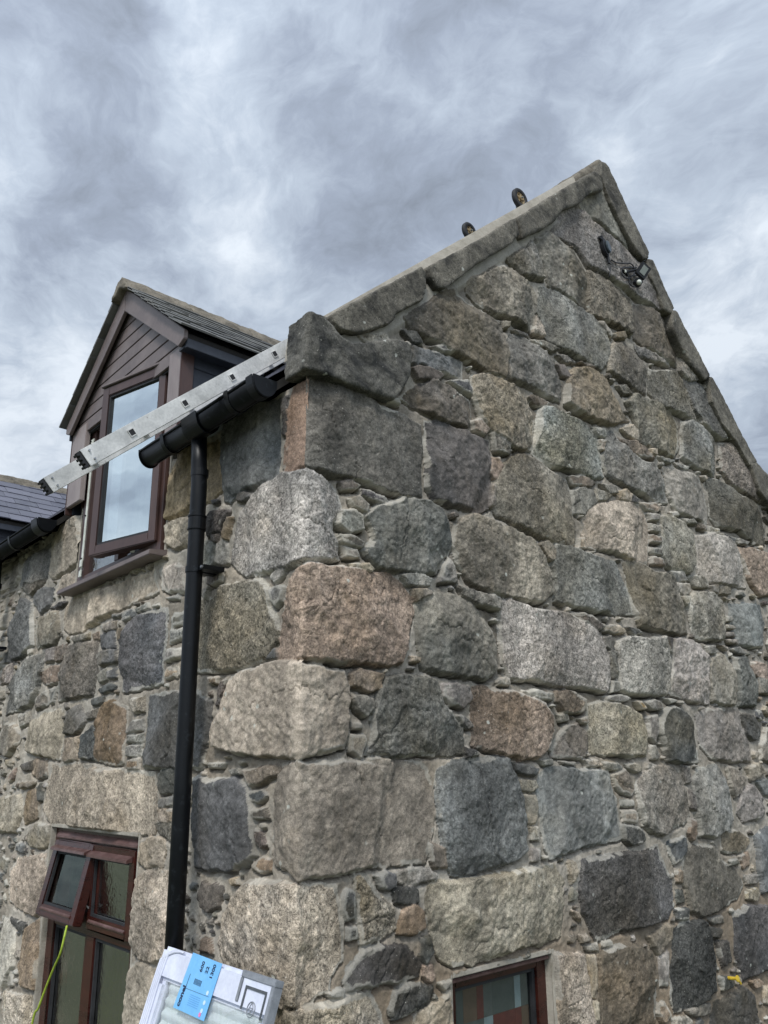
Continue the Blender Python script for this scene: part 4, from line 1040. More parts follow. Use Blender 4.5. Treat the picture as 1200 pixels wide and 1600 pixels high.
# mortar reveals
def reveal(parent, quads_):
    mb = MB()
    for p, e1, e2 in quads_:
        p, e1, e2 = Vector(p), Vector(e1), Vector(e2); mb.add([p, p + e1, p + e1 + e2, p + e2], [(0, 1, 2, 3)])
    return mb
for a in ((0.016, XF + 0.004, FW_Y1, FW_Y1 + 0.02, FW_Z0, FW_Z1 + 0.02), (0.016, XF + 0.004, FW_Y0 - 0.02, FW_Y0, FW_Z0, FW_Z1 + 0.02), (0.014, XF + 0.004, FW_Y0, FW_Y1, FW_Z1, FW_Z1 + 0.02)):
    mb = MB(); mb.abox(*a); mb.build('window_reveal', MT['mortar'], house, 0.003)
rough_stone('window_sill', [(-0.06, FW_Y0 - 0.1, FW_Z0 - 0.09), (0.06, FW_Y0 - 0.1, FW_Z0 - 0.09), (0.06, FW_Y0 - 0.1, FW_Z0 + 0.01), (-0.06, FW_Y0 - 0.1, FW_Z0 - 0.01)], (0, FW_Y1 - FW_Y0 + 0.2, 0), MT['coping'], house, 0.012, 0.006, 8, 3)
# gable window
YG = 0.055; gx0, gx1, gzt, gzb = GW_X0 - 0.004, GW_X1 + 0.004, GW_Z1 + 0.004, GW_Z0 - 0.01
g = MB(); g.abox(gx0, gx0 + 0.055, YG, YG + 0.07, gzb, gzt); g.abox(gx1 - 0.06, gx1, YG, YG + 0.07, gzb, gzt); g.abox(gx0 + 0.055, gx1 - 0.06, YG, YG + 0.07, gzt - 0.055, gzt); g.abox(gx0 + 0.055, gx1 - 0.06, YG, YG + 0.07, gzb, gzb + 0.06)
gwin = g.build('gable_window', MT['red'], house, 0.005)
mb = MB(); mb.prism([(gx0 + 0.01, YG - 0.004, gzt - 0.004), (gx0 + 0.01, YG - 0.03, gzt - 0.012), (gx0 + 0.01, YG - 0.03, gzt - 0.024), (gx0 + 0.01, YG - 0.004, gzt - 0.03)], (gx1 - gx0 - 0.02, 0, 0)); mb.build('head_trim', MT['redlite'], gwin, 0.003)
mb = MB(); mb.abox(gx1 - 0.078, gx1 - 0.0605, YG + 0.015, YG + 0.05, gzb + 0.06, gzt - 0.056); mb.abox(gx0 + 0.0555, gx1 - 0.079, YG + 0.015, YG + 0.05, gzt - 0.07, gzt - 0.056); mb.build('glazing_bead', MT['rubber'], gwin)
mb = MB(); mb.abox(gx0 + 0.056, gx1 - 0.079, YG + 0.03, YG + 0.036, gzb + 0.06, gzt - 0.071); mb.build('pane', m_glass('gable_glass', (0.7, 0.7, 0.7), 0.05), gwin)
# coloured patches painting a broken-up reflection, set just behind the pane
mats = [worn('refl_slate', lin((92, 98, 98)), lin((108, 112, 112)), 0.9, 30), worn('refl_brown', lin((108, 88, 76)), lin((122, 100, 86)), 0.9, 30), worn('refl_maroon', lin((104, 52, 52)), lin((128, 66, 62)), 0.9, 30),
        worn('refl_pale_blue', lin((150, 166, 172)), lin((168, 182, 188)), 0.9, 30), worn('refl_teal', lin((84, 92, 92)), lin((98, 104, 104)), 0.9, 30)]
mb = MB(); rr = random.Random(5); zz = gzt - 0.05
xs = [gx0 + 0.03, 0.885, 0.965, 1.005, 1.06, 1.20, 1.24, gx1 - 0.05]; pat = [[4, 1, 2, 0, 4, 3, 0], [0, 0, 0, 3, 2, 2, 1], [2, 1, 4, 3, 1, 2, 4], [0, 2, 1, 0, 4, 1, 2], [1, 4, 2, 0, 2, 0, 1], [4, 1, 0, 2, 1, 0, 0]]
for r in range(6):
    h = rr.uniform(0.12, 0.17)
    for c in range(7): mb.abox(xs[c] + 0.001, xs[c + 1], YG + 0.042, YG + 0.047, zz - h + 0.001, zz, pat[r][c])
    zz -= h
mb.build('reflection_patches', mats, gwin)
for a in ((GW_X1, GW_X1 + 0.02, 0.016, YG + 0.004, GW_Z0, GW_Z1 + 0.02), (GW_X0 - 0.02, GW_X0, 0.016, YG + 0.004, GW_Z0, GW_Z1 + 0.02), (GW_X0, GW_X1, 0.014, YG + 0.004, GW_Z1, GW_Z1 + 0.02)):
    mb = MB(); mb.abox(*a); mb.build('window_reveal', MT['mortar'], house, 0.003)

# ------------------------------------------------------------------ dormers
def dormer(dy, full):
    XB = -0.085                                   # face of the bargeboards
    ap = on(199, 450, 0, XB); fl = on(104, 668, 0, XB); fr = on(288.5, 515, 0, XB)
    yc = (fl.y + fr.y) / 2 + 0.0; zf = (fl.z + fr.z) / 2; hw = (fl.y - fr.y) / 2; za = ap.z; pit = (za - zf) / hw
    D_ = empty('dormer', (0, yc + dy, 1.5)); D_.parent = house; D_.location = Vector((0, yc + dy, 1.5)) - house.location
    Y = lambda y: yc + dy + y
    bw = 0.115                                    # depth of a bargeboard measured down the plumb line
    for sg in (1, -1):
        mb = MB(); mb.prism([(XB, Y(0), za), (XB, Y(sg * hw), zf), (XB, Y(sg * hw), zf - 0.045), (XB, Y(sg * (hw - 0.06)), zf - bw + 0.06 * pit - 0.0), (XB, Y(0), za - bw - 0.03)], (0.02, 0, 0)); mb.build('bargeboard', MT['clad'], D_, 0.003)
    # lapped boards of the little gable
    mb = MB(); xb = -0.045; z = zf - 0.09; step = 0.082
    while z < za - 0.1:
        z1 = min(z + step - 0.008, za - 0.03); y0 = min((za - z - 0.02) / pit, hw - 0.10); y1 = (za - z1 - 0.02) / pit
        mb.prism([(xb, Y(-y0), z), (xb, Y(y0), z), (xb, Y(y1), z1), (xb, Y(-y1), z1)], (0.014, 0, 0)); z += step
    mb.build('cladding', MT['clad'], D_, 0.002)
    mb = MB(); mb.prism([(xb + 0.015, Y(-hw + 0.1), zf - 0.1), (xb + 0.015, Y(hw - 0.1), zf - 0.1), (xb + 0.015, Y(0), za - 0.03)], (0.02, 0, 0)); mb.build('gable_backing', MT['rubber'], D_)
    # corner posts
    for (pa, pb) in (((265, 555), (284, 539)), ((115, 674), (136, 660))):
        q0, q1 = on(*pa, 0, -0.05), on(*pb, 0, -0.05)
        mb = MB(); lo, hi = min(q0.y, q1.y), max(q0.y, q1.y); mb.abox(-0.05, -0.02, lo + dy, hi + dy, EAVE + 0.05 if pa[0] < 200 else 1.50, zf - 0.035)
        mb.build('corner_post', MT['post'], D_, 0.004)
        if pa[0] > 200: yR = lo
        else: yL = hi
    # cheeks from the corner posts back to the main roof, with corner trim
    for yy, sg in ((yR, -1), (yL, 1)):
        mb = MB(); xr = (zf + 0.02 - RS) / SLOPE - 0.10
        a_, t_ = yy + dy + (0.003 if sg < 0 else -0.023), 0.02
        mb.prism([(-0.012, a_, RS + 0.02), (-0.012, a_, zf + 0.05), (xr + 0.06, a_, zf + 0.05), (0.02, a_, RS + 0.02)], (0, t_, 0)); mb.build('cheek', MT['cheek'], D_)
        mb = MB()
        for k in range(5):
            zc = RS + 0.12 + k * 0.11; xe = min(xr, (zc - RS) / SLOPE - 0.06)
            mb.abox(0.02, xe + 0.04, a_ - 0.006 if sg < 0 else a_ + t_, a_ if sg < 0 else a_ + t_ + 0.006, zc, zc + 0.085)
        mb.build('cheek_boards', MT['cheek'], D_, 0.002)
        mb = MB(); mb.abox(-0.052, 0.018, a_ - 0.014 if sg < 0 else a_ + 0.021, a_ - 0.0005 if sg < 0 else a_ + 0.034, 1.51, zf - 0.02); mb.build('corner_trim', MT['brown'], D_, 0.003)
    # roof: two slated slopes, soffits and a stone ridge running back to the main roof
    xback = (za - RS) / SLOPE - 0.02; sl = math.hypot(hw + 0.02, (hw + 0.02) * pit)
    for sg in (1, -1):
        dn = Vector((0, -sg, pit)).normalized(); o = Vector((XB - 0.035, Y(sg * (hw + 0.02)), zf - 0.02 * pit + 0.012))
        slates('dormer_slates', o, (1, 0, 0), sl, xback - XB + 0.03, dn, MT['slate'] if full else MT['slateb'], D_, 0.115 if full else 0.125, 0.2, 0.009, 0.008, seed=40 + sg + int(dy))
        mb = MB(); p = Vector((XB + 0.021, Y(sg * (hw - 0.005)), zf - 0.012)); mb.box(p, (xback - XB - 0.02, 0, 0), dn * (sl - 0.02), Vector((0, 0, -0.025))); mb.build('roof_boarding', MT['dark'], D_)
        mb = MB(); a_ = Y(sg * (hw - 0.006)); mb.abox(XB + 0.021, xback - 0.9, min(a_, a_ - sg * 0.02), max(a_, a_ - sg * 0.02), zf - 0.085, zf - 0.013); mb.build('fascia', MT['cheek'], D_, 0.002)
        mb = MB(); b0 = (hw - 0.03); b1 = abs((yR if sg < 0 else yL) - yc) + 0.002
        if b0 > b1: mb.abox(XB + 0.022, xback - 0.9, Y(sg * b1) if sg > 0 else Y(-b0), Y(sg * b0) if sg > 0 else Y(-b1), zf - 0.075, zf - 0.062); mb.build('soffit', MT['cheek'], D_)
    xr = XB - 0.045; n = 0
    while xr < xback + 0.1:
        ln_ = 0.42; zt_ = za + 0.045
        sec = [(xr, Y(-0.105), za - 0.062), (xr, Y(-0.088), za - 0.025), (xr, Y(-0.035), zt_ - 0.002), (xr, Y(0.035), zt_), (xr, Y(0.088), za - 0.025), (xr, Y(0.105), za - 0.062), (xr, Y(0.06), za - 0.05), (xr, Y(0), za - 0.01), (xr, Y(-0.06), za - 0.05)]
        rough_stone('ridge_tile', sec, (min(ln_, xback + 0.1 - xr) - 0.004, 0, 0), MT['ridge'], D_, 0.010, 0.0045, 12, n + 40 + dy); xr += ln_; n += 1
    # lead flashing along the foot of the cheek
    for yy, sg in ((yR, -1), (yL, 1)):
        mb = MB(); a_ = yy + dy; p = roof_pt(0.0, a_) + Vector((0, 0, 0.03)); L_ = up_l * 0.75
        mb.box(p, L_, Vector((0, sg * 0.10, 0)), Vector((0, 0, 0.004)))
        mb.build('lead_flashing', MT['cheek'], D_)
    # window: outer frame, mullion, fixed light, side-hung sash standing open
    x0 = -0.005; y0, y1 = DW_Y0 + dy, DW_Y1 + dy; z0, z1 = DW_Z0, zf - 0.04; ymul = y0 + 0.50
    mb = MB(); mb.abox(x0, x0 + 0.07, y0, y0 + 0.05, z0, z1); mb.abox(x0, x0 + 0.07, y1 - 0.145, y1 - 0.055, z0, z1); mb.abox(x0 + 0.03, x0 + 0.07, y1 - 0.055, y1, z0, z1); mb.abox(x0, x0 + 0.07, y0 + 0.05, y1 - 0.145, z0, z0 + 0.055); mb.abox(x0, x0 + 0.07, y0 + 0.05, y1 - 0.145, z1 - 0.055, z1)
    mb.abox(x0 + 0.003, x0 + 0.067, ymul, ymul + 0.055, z0 + 0.055, z1 - 0.055); wf = mb.build('window_frame', MT['brown'], D_, 0.004)
    mb = MB(); mb.abox(x0 + 0.03, x0 + 0.036, ymul + 0.057, y1 - 0.147, z0 + 0.057, z1 - 0.057)
    if not full: mb.abox(x0 + 0.03, x0 + 0.036, y0 + 0.052, ymul - 0.002, z0 + 0.057, z1 - 0.057)
    mb.build('pane', MT['glass'] if not full else MT['glassd'], wf)
    for a in ((y1, y1 + 0.02), (y0 - 0.02, y0)):
        mb = MB(); mb.abox(0.012, 0.10, a[0], a[1], z0, EAVE + 0.04); mb.build('window_reveal', MT['mortar'], D_, 0.003)
    for a in ((y0 - 0.02, y0 - 0.0005), (y1 + 0.0005, y1 + 0.02)):
        mb = MB(); mb.abox(x0 + 0.01, 0.14, a[0], a[1], EAVE + 0.0405, zf); mb.build('jamb_lining', MT['brown'], D_)
    # sill
    mb = MB(); mb.prism([(-0.075, y0 - 0.03, z0 - 0.035), (-0.075, y0 - 0.03, z0 - 0.010), (x0 + 0.06, y0 - 0.03, z0 + 0.004), (x0 + 0.06, y0 - 0.03, z0 - 0.035)], (0, y1 - y0 + 0.08, 0)); mb.build('sill', MT['clad'], D_, 0.003)
    if full:
        mb = MB(); mb.abox(0.16, 0.19, y0 + 0.04, ymul - 0.02, z0 - 0.02, z0 + 0.22); mb.build('inner_panel', MT['cream'], D_)
        mb = MB(); mb.abox(0.3, 0.31, y0, y1, z0 + 0.25, z1 + 0.1); mb.build('blind', MT['curtain'], D_)
        R0 = Vector((-0.022, 1.200, 0)); L0 = Vector((-0.150, 1.700, 0)); zb_, zt_ = 1.090, 2.045
        u = (R0 - L0).normalized(); W = (R0 - L0).length; v = Vector((0, 0, -1)); n = u.cross(v).normalized(); n = n if n.x < 0 else -n
        s_ = sash(D_, (L0.x, L0.y, zt_), u, v, n, W, zt_ - zb_, 0.052, 0.062, MT['brown'], MT['glass'], 'open_sash', glass_off=0.012); s_['label'] = 'casement sash swung outwards'
        # rain bar over the sash, white lock strip on its leading edge, handle
        mb = MB(); mb.box(Vector((L0.x, L0.y, zt_ + 0.004)) + n * 0.012 - u * 0.006, u * (W + 0.012), -n * 0.07, Vector((0, 0, 0.016))); mb.build('rain_bar', MT['clad'], s_, 0.003)
        ys = y1 - 0.118
        mb = MB(); mb.abox(x0 - 0.006, x0 - 0.0005, ys - 0.012, ys + 0.012, z0 + 0.10, z1 - 0.10); st_ = mb.build('lock_strip', MT['white'], wf, 0.001)
        for zz in (z0 + 0.07, z0 + 0.13, z1 - 0.13, z1 - 0.19):
            mb = MB(); mb.abox(x0 - 0.014, x0 - 0.0065, ys - 0.020, ys + 0.010, zz - 0.022, zz + 0.022); mb.build('keep', MT['white'], st_, 0.002)
        for zz in (z0 + 0.09, z0 + 0.16, z0 + 0.42, z1 - 0.12, z1 - 0.16, z1 - 0.21):
            mb = MB(); mb.tube([(x0 - 0.0155, ys, zz), (x0 - 0.006, ys, zz)], 0.005, 8); mb.build('screw', MT['rubber'], st_)
        mb = MB(); h0 = Vector((0.02, 1.46, z0 + 0.056)); mb.abox(h0.x, h0.x + 0.03, h0.y, h0.y + 0.06, h0.z, h0.z + 0.03); mb.abox(h0.x, h0.x + 0.012, h0.y + 0.015, h0.y + 0.03, h0.z + 0.03, h0.z + 0.11); mb.build('stay_handle', MT['blackm'], wf, 0.003)
        mb = MB(); mb.abox(h0.x - 0.012, h0.x - 0.001, h0.y + 0.07, h0.y + 0.115, h0.z + 0.002, h0.z + 0.014); mb.build('stay_peg', MT['steel'], wf, 0.002)
    return D_
dormer(DORM[0], True)['label'] = 'near dormer with its sash standing open'
dormer(DORM[1], False)['label'] = 'farther dormer with blue-grey slates'

# ------------------------------------------------------------------ gutters and pipes
def gutter(ya, yb, x=-0.128, z=1.474, r=0.050, name='gutter', capa=True, capb=True):
    mb = MB(); seg = 18; out, inn = [], []
    for k in range(seg + 1):
        a = math.pi * k / seg; out.append((x - r * math.cos(a), z - r * 1.25 * math.sin(a))); inn.append((x - (r - 0.003) * math.cos(a), z - (r * 1.25 - 0.003) * math.sin(a)))
    out[0] = (out[0][0], z + 0.004); ring = out + inn[::-1]; n = len(ring)
    vs = [(a, ya, c) for a, c in ring] + [(a, yb, c) for a, c in ring]
    mb.add(vs, [(i, (i + 1) % n, n + (i + 1) % n, n + i) for i in range(n)] + [tuple(range(n))[::-1], tuple(range(n, 2 * n))])
    mb.tube([(x - r - 0.001, ya, z + 0.004), (x - r - 0.001, yb, z + 0.004)], 0.006, 8); mb.tube([(x + r + 0.001, ya, z), (x + r + 0.001, yb, z)], 0.004, 8)
    g = mb.build(name, MT['black'], house, 0, smooth=True)
    for yy, on_, sg in ((ya, capa, -1), (yb, capb, 1)):
        if not on_: continue
        mb = MB(); poly = [(x - (r + 0.006) * math.cos(math.pi * k / seg), yy, z - (r * 1.25 + 0.006) * math.sin(math.pi * k / seg)) for k in range(seg + 1)]
        poly[0] = (poly[0][0], yy, z + 0.012); poly[-1] = (poly[-1][0], yy, z + 0.012); mb.prism(poly, (0, sg * 0.008, 0)); mb.prism([(a, yy - sg * 0.03, c) for a, b_, c in poly], (0, sg * 0.0299, 0)) if False else None
        mb.build('end_cap', MT['black'], g, 0.002)
    return g
def union(g, y, x=-0.128, z=1.474, r=0.055, w=0.05, name='union'):
    mb = MB(); seg = 18
    ring = [(x - r * math.cos(math.pi * k / seg), z - r * 1.25 * math.sin(math.pi * k / seg)) for k in range(seg + 1)]; ring[0] = (ring[0][0] - 0.004, z + 0.012); ring[-1] = (ring[-1][0] + 0.004, z + 0.012)
    inn = [(x + (a - x) * 0.93, z + (c - z) * 0.93) for a, c in ring]; rr_ = ring + inn[::-1]; n = len(rr_)
    vs = [(a, y - w / 2, c) for a, c in rr_] + [(a, y + w / 2, c) for a, c in rr_]
    mb.add(vs, [(i, (i + 1) % n, n + (i + 1) % n, n + i) for i in range(n)] + [tuple(range(n))[::-1], tuple(range(n, 2 * n))]); return mb.build(name, MT['black'], g, 0, smooth=False)
g1 = gutter(0.10, 1.09); union(g1, 0.60, w=0.13, r=0.060, name='pipe_outlet'); union(g1, 0.125, w=0.045); union(g1, 0.86, w=0.03, name='gutter_bracket'); union(g1, 0.30, w=0.03, name='gutter_bracket')
g2 = gutter(2.46, 4.80); union(g2, 2.52, w=0.10, r=0.058); union(g2, 3.46, w=0.13, r=0.060, name='pipe_outlet'); union(g2, 3.0, w=0.03, name='gutter_bracket'); union(g2, 4.1, w=0.03, name='gutter_bracket')
def downpipe(yt, yb, x=-0.098, label=None):
    L_ = lambda z: yt + (yb - yt) * (1.40 - z) / (1.40 - GROUND)
    mb = MB(); r = 0.034
    mb.tube([(x - 0.012, yt, 1.42), (x - 0.006, L_(1.3), 1.30), (x, L_(1.2), 1.2), (x, L_(0), 0), (x, L_(GROUND), GROUND + 0.02)], r, 24)
    p = mb.build('downpipe', MT['black'], house, 0, smooth=True)
    def coll(z, h, rr_):
        mb = MB(); mb.tube([(x, L_(z), z), (x, L_(z), z - h)], rr_, 24); mb.build('pipe_collar', MT['black'], p, 0.002)
    coll(1.05, 0.055, 0.0375); coll(1.06, 0.010, 0.040); coll(1.003, 0.010, 0.040); coll(1.27, 0.035, 0.038)
    for z in (0.82, -1.1):
        mb = MB(); mb.tube([(x, L_(z), z + 0.014), (x, L_(z), z - 0.014)], 0.038, 24); mb.abox(x - 0.004, -0.004, L_(z) - 0.085, L_(z) - 0.03, z - 0.010, z + 0.010); mb.abox(x + 0.01, 0.0, L_(z) - 0.02, L_(z) + 0.02, z - 0.012, z + 0.012)
        br = mb.build('pipe_bracket', MT['black'], p, 0.002)
        mb = MB(); mb.tube([(x + 0.03, L_(z) - 0.075, z), (x - 0.012, L_(z) - 0.075, z)], 0.006, 8); mb.build('screw', MT['steel'], br)
    return p
yT, yB = on(311, 690, 0, -0.11).y, on(272, 1475, 0, -0.098).y
downpipe(yT, yT + (yB - yT) * (1.40 - GROUND) / (1.40 + 0.62)); downpipe(3.47, 3.45)

# ------------------------------------------------------------------ roof ladder lying up the slope
YN = 0.335; SEP = 0.36
pA = on(125, 703, 1, YN); pA2 = on(138, 722, 1, YN); pB = on(450, 528, 1, YN)
ld = Vector((pB.x - pA.x, 0, pB.z - pA.z)).normalized(); ln = Vector((-ld.z, 0, ld.x))    # along, and outward normal of the roof
hst = 0.066; Lst = (Vector((2.02, YN, 0)).x - pA.x) / ld.x
lad = empty('roof_ladder', pA, label='aluminium roof ladder lying up the slope, its foot sticking out past the black gutter', cat='ladder')
for yy in (YN, YN + SEP):
    o = Vector((pA.x, yy, pA.z)); mb = MB()
    sgn = 1 if yy == YN else -1; w_ = 0.026
    yo = yy if sgn > 0 else yy
    mb.box(o, ld * Lst, -ln * hst, Vector((0, 0.0035, 0)))                                 # web
    for d0 in (0.0, hst - 0.0035): mb.box(o - ln * d0 + Vector((0, 0.0036, 0)), ld * Lst, -ln * 0.0035, Vector((0, w_, 0)))
    st = mb.build('stile', MT['alu'], lad, 0.0012)
    mb = MB(); e = o - ld * 0.012 - ln * 0.002
    mb.box(e + Vector((0, 0.0045, 0)), ld * 0.03, -ln * (hst - 0.004), Vector((0, 0.028, 0)))
    for k in range(4): mb.box(e - ld * 0.008 - ln * (0.004 + 0.016 * k) + Vector((0, 0.003, 0)), ld * 0.01, -ln * 0.009, Vector((0, 0.03, 0)))
    mb.build('end_cap', MT['rubber'], st, 0.001)
    for a_, c_ in ((0.028, 0.016), (0.028, 0.050)):
        mb = MB(); mb.tube([o + ld * a_ - ln * c_ + Vector((0, -0.006, 0)), o + ld * a_ - ln * c_ + Vector((0, 0.002, 0))], 0.004, 8); mb.build('rivet', MT['steel'], st)
r0 = on(202.8, 671, 1, YN); r3 = on(427, 550, 1, YN); t0 = (r0 - pA).dot(ld); sp_ = ((r3 - pA).dot(ld) - t0) / 3
k = 0
while t0 + k * sp_ < Lst - 0.05:
    c0 = Vector((pA.x, YN, pA.z)) + ld * (t0 + k * sp_) - ln * (hst / 2); s_ = 0.014; mb = MB()
    # hollow square rung; a dark plate paints the shade inside its near end
    for (a1, n1, wa, wn) in ((-s_, -s_, 2 * s_, 0.003), (-s_, s_ - 0.003, 2 * s_, 0.003), (-s_, -s_ + 0.003, 0.003, 2 * s_ - 0.006), (s_ - 0.003, -s_ + 0.003, 0.003, 2 * s_ - 0.006)):
        mb.box(c0 + ld * a1 + ln * n1 + Vector((0, -0.004, 0)), ld * wa, ln * wn, Vector((0, SEP + 0.008, 0)))
    rg = mb.build('rung', MT['alu'], lad)
    mb = MB(); mb.box(c0 - ld * (s_ - 0.0031) - ln * (s_ - 0.0031) + Vector((0, -0.0028, 0)), ld * (2 * s_ - 0.0062), ln * (2 * s_ - 0.0062), Vector((0, 0.002, 0))); mb.build('rung_bore_shade', MT['rubber'], rg)
    k += 1
for (wx, wy), yy, R_ in (((812, 311), YN + 0.01, 0.071), ((733, 362), YN + SEP, 0.064)):
    c = on(wx, wy, 1, yy); N = 28; mb = MB(); hwid = 0.014
    pro = [(R_ - 0.028, -hwid), (R_ - 0.006, -hwid), (R_, -hwid * 0.6), (R_, hwid * 0.6), (R_ - 0.006, hwid), (R_ - 0.028, hwid)]
    vs, fs = [], []; m_ = len(pro)
    for i in range(N):
        a = 2 * math.pi * i / N
        for (rr_, yo) in pro: vs.append((c.x + rr_ * math.cos(a), c.y + yo, c.z + rr_ * math.sin(a)))
    for i in range(N):
        for j in range(m_): fs.append((i * m_ + j, i * m_ + (j + 1) % m_, ((i + 1) % N) * m_ + (j + 1) % m_, ((i + 1) % N) * m_ + j))
    mb.add(vs, fs); wh = mb.build('wheel', MT['rubber'], lad, 0, smooth=True)
    mb = MB(); mb.tube([(c.x, c.y - 0.016, c.z), (c.x, c.y + 0.016, c.z)], 0.016, 12)
    rim = [(c.x + 0.040 * math.cos(2 * math.pi * i / N), c.y, c.z + 0.040 * math.sin(2 * math.pi * i / N)) for i in range(N + 1)]; mb.tube(rim, 0.008, 8, False)
    for i in range(5):
        a = 2 * math.pi * i / 5 + 0.3; d_ = Vector((math.cos(a), 0, math.sin(a))); t_ = Vector((-d_.z, 0, d_.x)); mb.box(c + d_ * 0.012 - t_ * 0.007 + Vector((0, -0.008, 0)), d_ * 0.026, t_ * 0.014, Vector((0, 0.016, 0)))
    mb.build('hub', MT['hub'], wh)
    mb = MB(); q_ = Vector((c.x, c.y, 0)); base = pA + ld * ((c.x - pA.x) / ld.x); base.y = c.y
    mb.tube([c + Vector((0, -0.028, 0)), c + Vector((0, 0.03, 0))], 0.006, 8); mb.box(c + Vector((-0.012, 0.024, -0.012)), Vector((0.024, 0, 0)), Vector((0, 0.006, 0)), Vector((0, 0, base.z - c.z)) + ld * 0.02); mb.build('wheel_bracket', MT['aluin'], lad)
# ridge hook arm hidden behind the copings
tp = pA + ld * Lst
for yy in (YN + 0.01, YN + SEP - 0.01):
    mb = MB(); mb.box(Vector((tp.x - 0.2, yy, tp.z - 0.2 * SLOPE)), ld * 0.62, ln * -0.03, Vector((0, 0.02, 0))); mb.build('ridge_hook', MT['aluin'], lad)

# ------------------------------------------------------------------ floodlight, cable and junction box on the gable
fc = on(1004, 424, 1, -0.09)
fl_ = empty('security_light', (fc.x, 0, fc.z), label='small black floodlight with a white sensor dome, high on the gable near the right coping', cat='floodlight')
fn = Vector((-0.42, -0.86, -0.28)).normalized(); fc = on(1006, 422.5, 1, -0.10)
def fpl(px, py):
    d = Vector(ray(px, py)); c_ = Vector(CAM); return c_ + d * ((fc - c_).dot(fn) / d.dot(fn))
tl, tr, br_, bl = fpl(1005, 407), fpl(1018, 419), fpl(1008, 438), fpl(994, 426)
fu = ((tr - tl) + (br_ - bl)) / 2; fv = ((bl - tl) + (br_ - tr)) / 2; W_, H_ = fu.length, fv.length; fu.normalize(); fv = (fv - fu * fv.dot(fu)).normalized(); cc_ = fc; o_ = cc_ - fu * W_ / 2 - fv * H_ / 2
mb = MB(); mb.box(o_, fu * W_, fv * H_, -fn * 0.022); mb.box(o_ + fu * 0.02 + fv * 0.02 - fn * 0.0225, fu * (W_ - 0.04), fv * (H_ - 0.04), -fn * 0.018); hs_ = mb.build('housing', MT['blackm'], fl_, 0.004)
mb = MB(); mb.box(o_ + fu * 0.018 + fv * 0.018 + fn * 0.001, fu * (W_ - 0.036), fv * (H_ - 0.036), fn * 0.002); mb.build('lamp_glass', MT['lamp'], hs_)
mb = MB(); wp = Vector((cc_.x - 0.10, -0.01, cc_.z - 0.015)); mb.tube([cc_ - fn * 0.03, cc_ - fn * 0.05 - fu * 0.03, wp], 0.009, 8); mb.abox(wp.x - 0.04, wp.x + 0.04, -0.022, 0.005, wp.z - 0.012, wp.z + 0.012); mb.build('wall_bracket', MT['blackm'], fl_, 0.002)
so = on(998, 439, 1, -0.085); mb = MB(); mb.box(so - fu * 0.024 - fv * 0.01 - fn * 0.02, fu * 0.048, fv * 0.045, fn * 0.04); mb.build('sensor_body', MT['blackm'], fl_, 0.006)
bm = bmesh.new(); bmesh.ops.create_icosphere(bm, subdivisions=3, radius=0.017); bmesh.ops.translate(bm, verts=bm.verts, vec=so + fn * 0.018 + fv * 0.018); me = bpy.data.meshes.new('sensor_dome'); bm.to_mesh(me); bm.free(); link('sensor_dome', me, fl_, MT['white'], True)
kp = lambda L_, y=-0.028: [on(920 + a / 9.23, 340 + c / 9.23, 1, y + 0.004 * (i % 2)) for i, (a, c) in enumerate(L_)]
mb = MB(); mb.tube(catmull(kp([(330, 615), (400, 650), (500, 660), (590, 660), (640, 700), (655, 780), (620, 850), (560, 880), (500, 850), (470, 770), (500, 725), (600, 722), (690, 722)])), 0.0042, 8)
mb.tube(catmull(kp([(480, 745), (540, 790), (575, 850), (580, 920), (610, 980), (680, 1000), (710, 985)])), 0.0042, 8); mb.tube(catmull(kp([(590, 840), (660, 835), (720, 840), (745, 860)])), 0.004, 8)
mb.build('cable', MT['blackm'], fl_, 0, smooth=True)
mb = MB(); q_ = kp([(530, 775)])[0]; mb.box(q_ - Vector((0.008, 0.004, 0.01)), (0.016, 0, 0), (0, 0.012, 0), (0, 0, 0.022)); mb.build('cable_clip', MT['white'], fl_, 0.003)
jc = on(947, 386, 1, -0.04)
jb = empty('junction_box', (jc.x, 0, jc.z), label='black oval junction box with a thin cable, on the gable left of the floodlight', cat='junction box')
def rot_ell(cx, cz, y, rx, rz, a, n=24): return [(cx + rx * math.cos(t) * math.cos(a) - rz * math.sin(t) * math.sin(a), y, cz + rx * math.cos(t) * math.sin(a) + rz * math.sin(t) * math.cos(a)) for t in (2 * math.pi * k / n for k in range(n))]
mb = MB(); mb.prism(rot_ell(jc.x, jc.z, 0.0, 0.036, 0.058, 0.35), (0, -0.042, 0)); bx_ = mb.build('box_body', MT['blackm'], jb, 0.006)
mb = MB(); mb.prism(rot_ell(jc.x + 0.014, jc.z + 0.004, -0.043, 0.022, 0.040, 0.35), (0, -0.012, 0)); mb.build('cover', worn('grey_plastic_cover', lin((62, 72, 80)), lin((84, 94, 100)), 0.35, 20), bx_, 0.004)
mb = MB(); mb.tube([(jc.x - 0.018, -0.03, jc.z + 0.048), (jc.x - 0.028, -0.03, jc.z + 0.074)], 0.009, 10); mb.tube([(jc.x - 0.03, -0.03, jc.z + 0.04), (jc.x - 0.06, -0.03, jc.z + 0.047)], 0.010, 10); mb.tube([(jc.x + 0.026, -0.03, jc.z - 0.045), (jc.x + 0.036, -0.03, jc.z - 0.098)], 0.009, 10); mb.build('cable_gland', MT['blackm'], jb, 0.001)
mb = MB(); mb.tube(catmull(kp([(322, 600), (318, 680), (302, 800), (300, 860)], -0.02)), 0.003, 6); mb.build('cable', MT['blackm'], jb, 0, smooth=True)

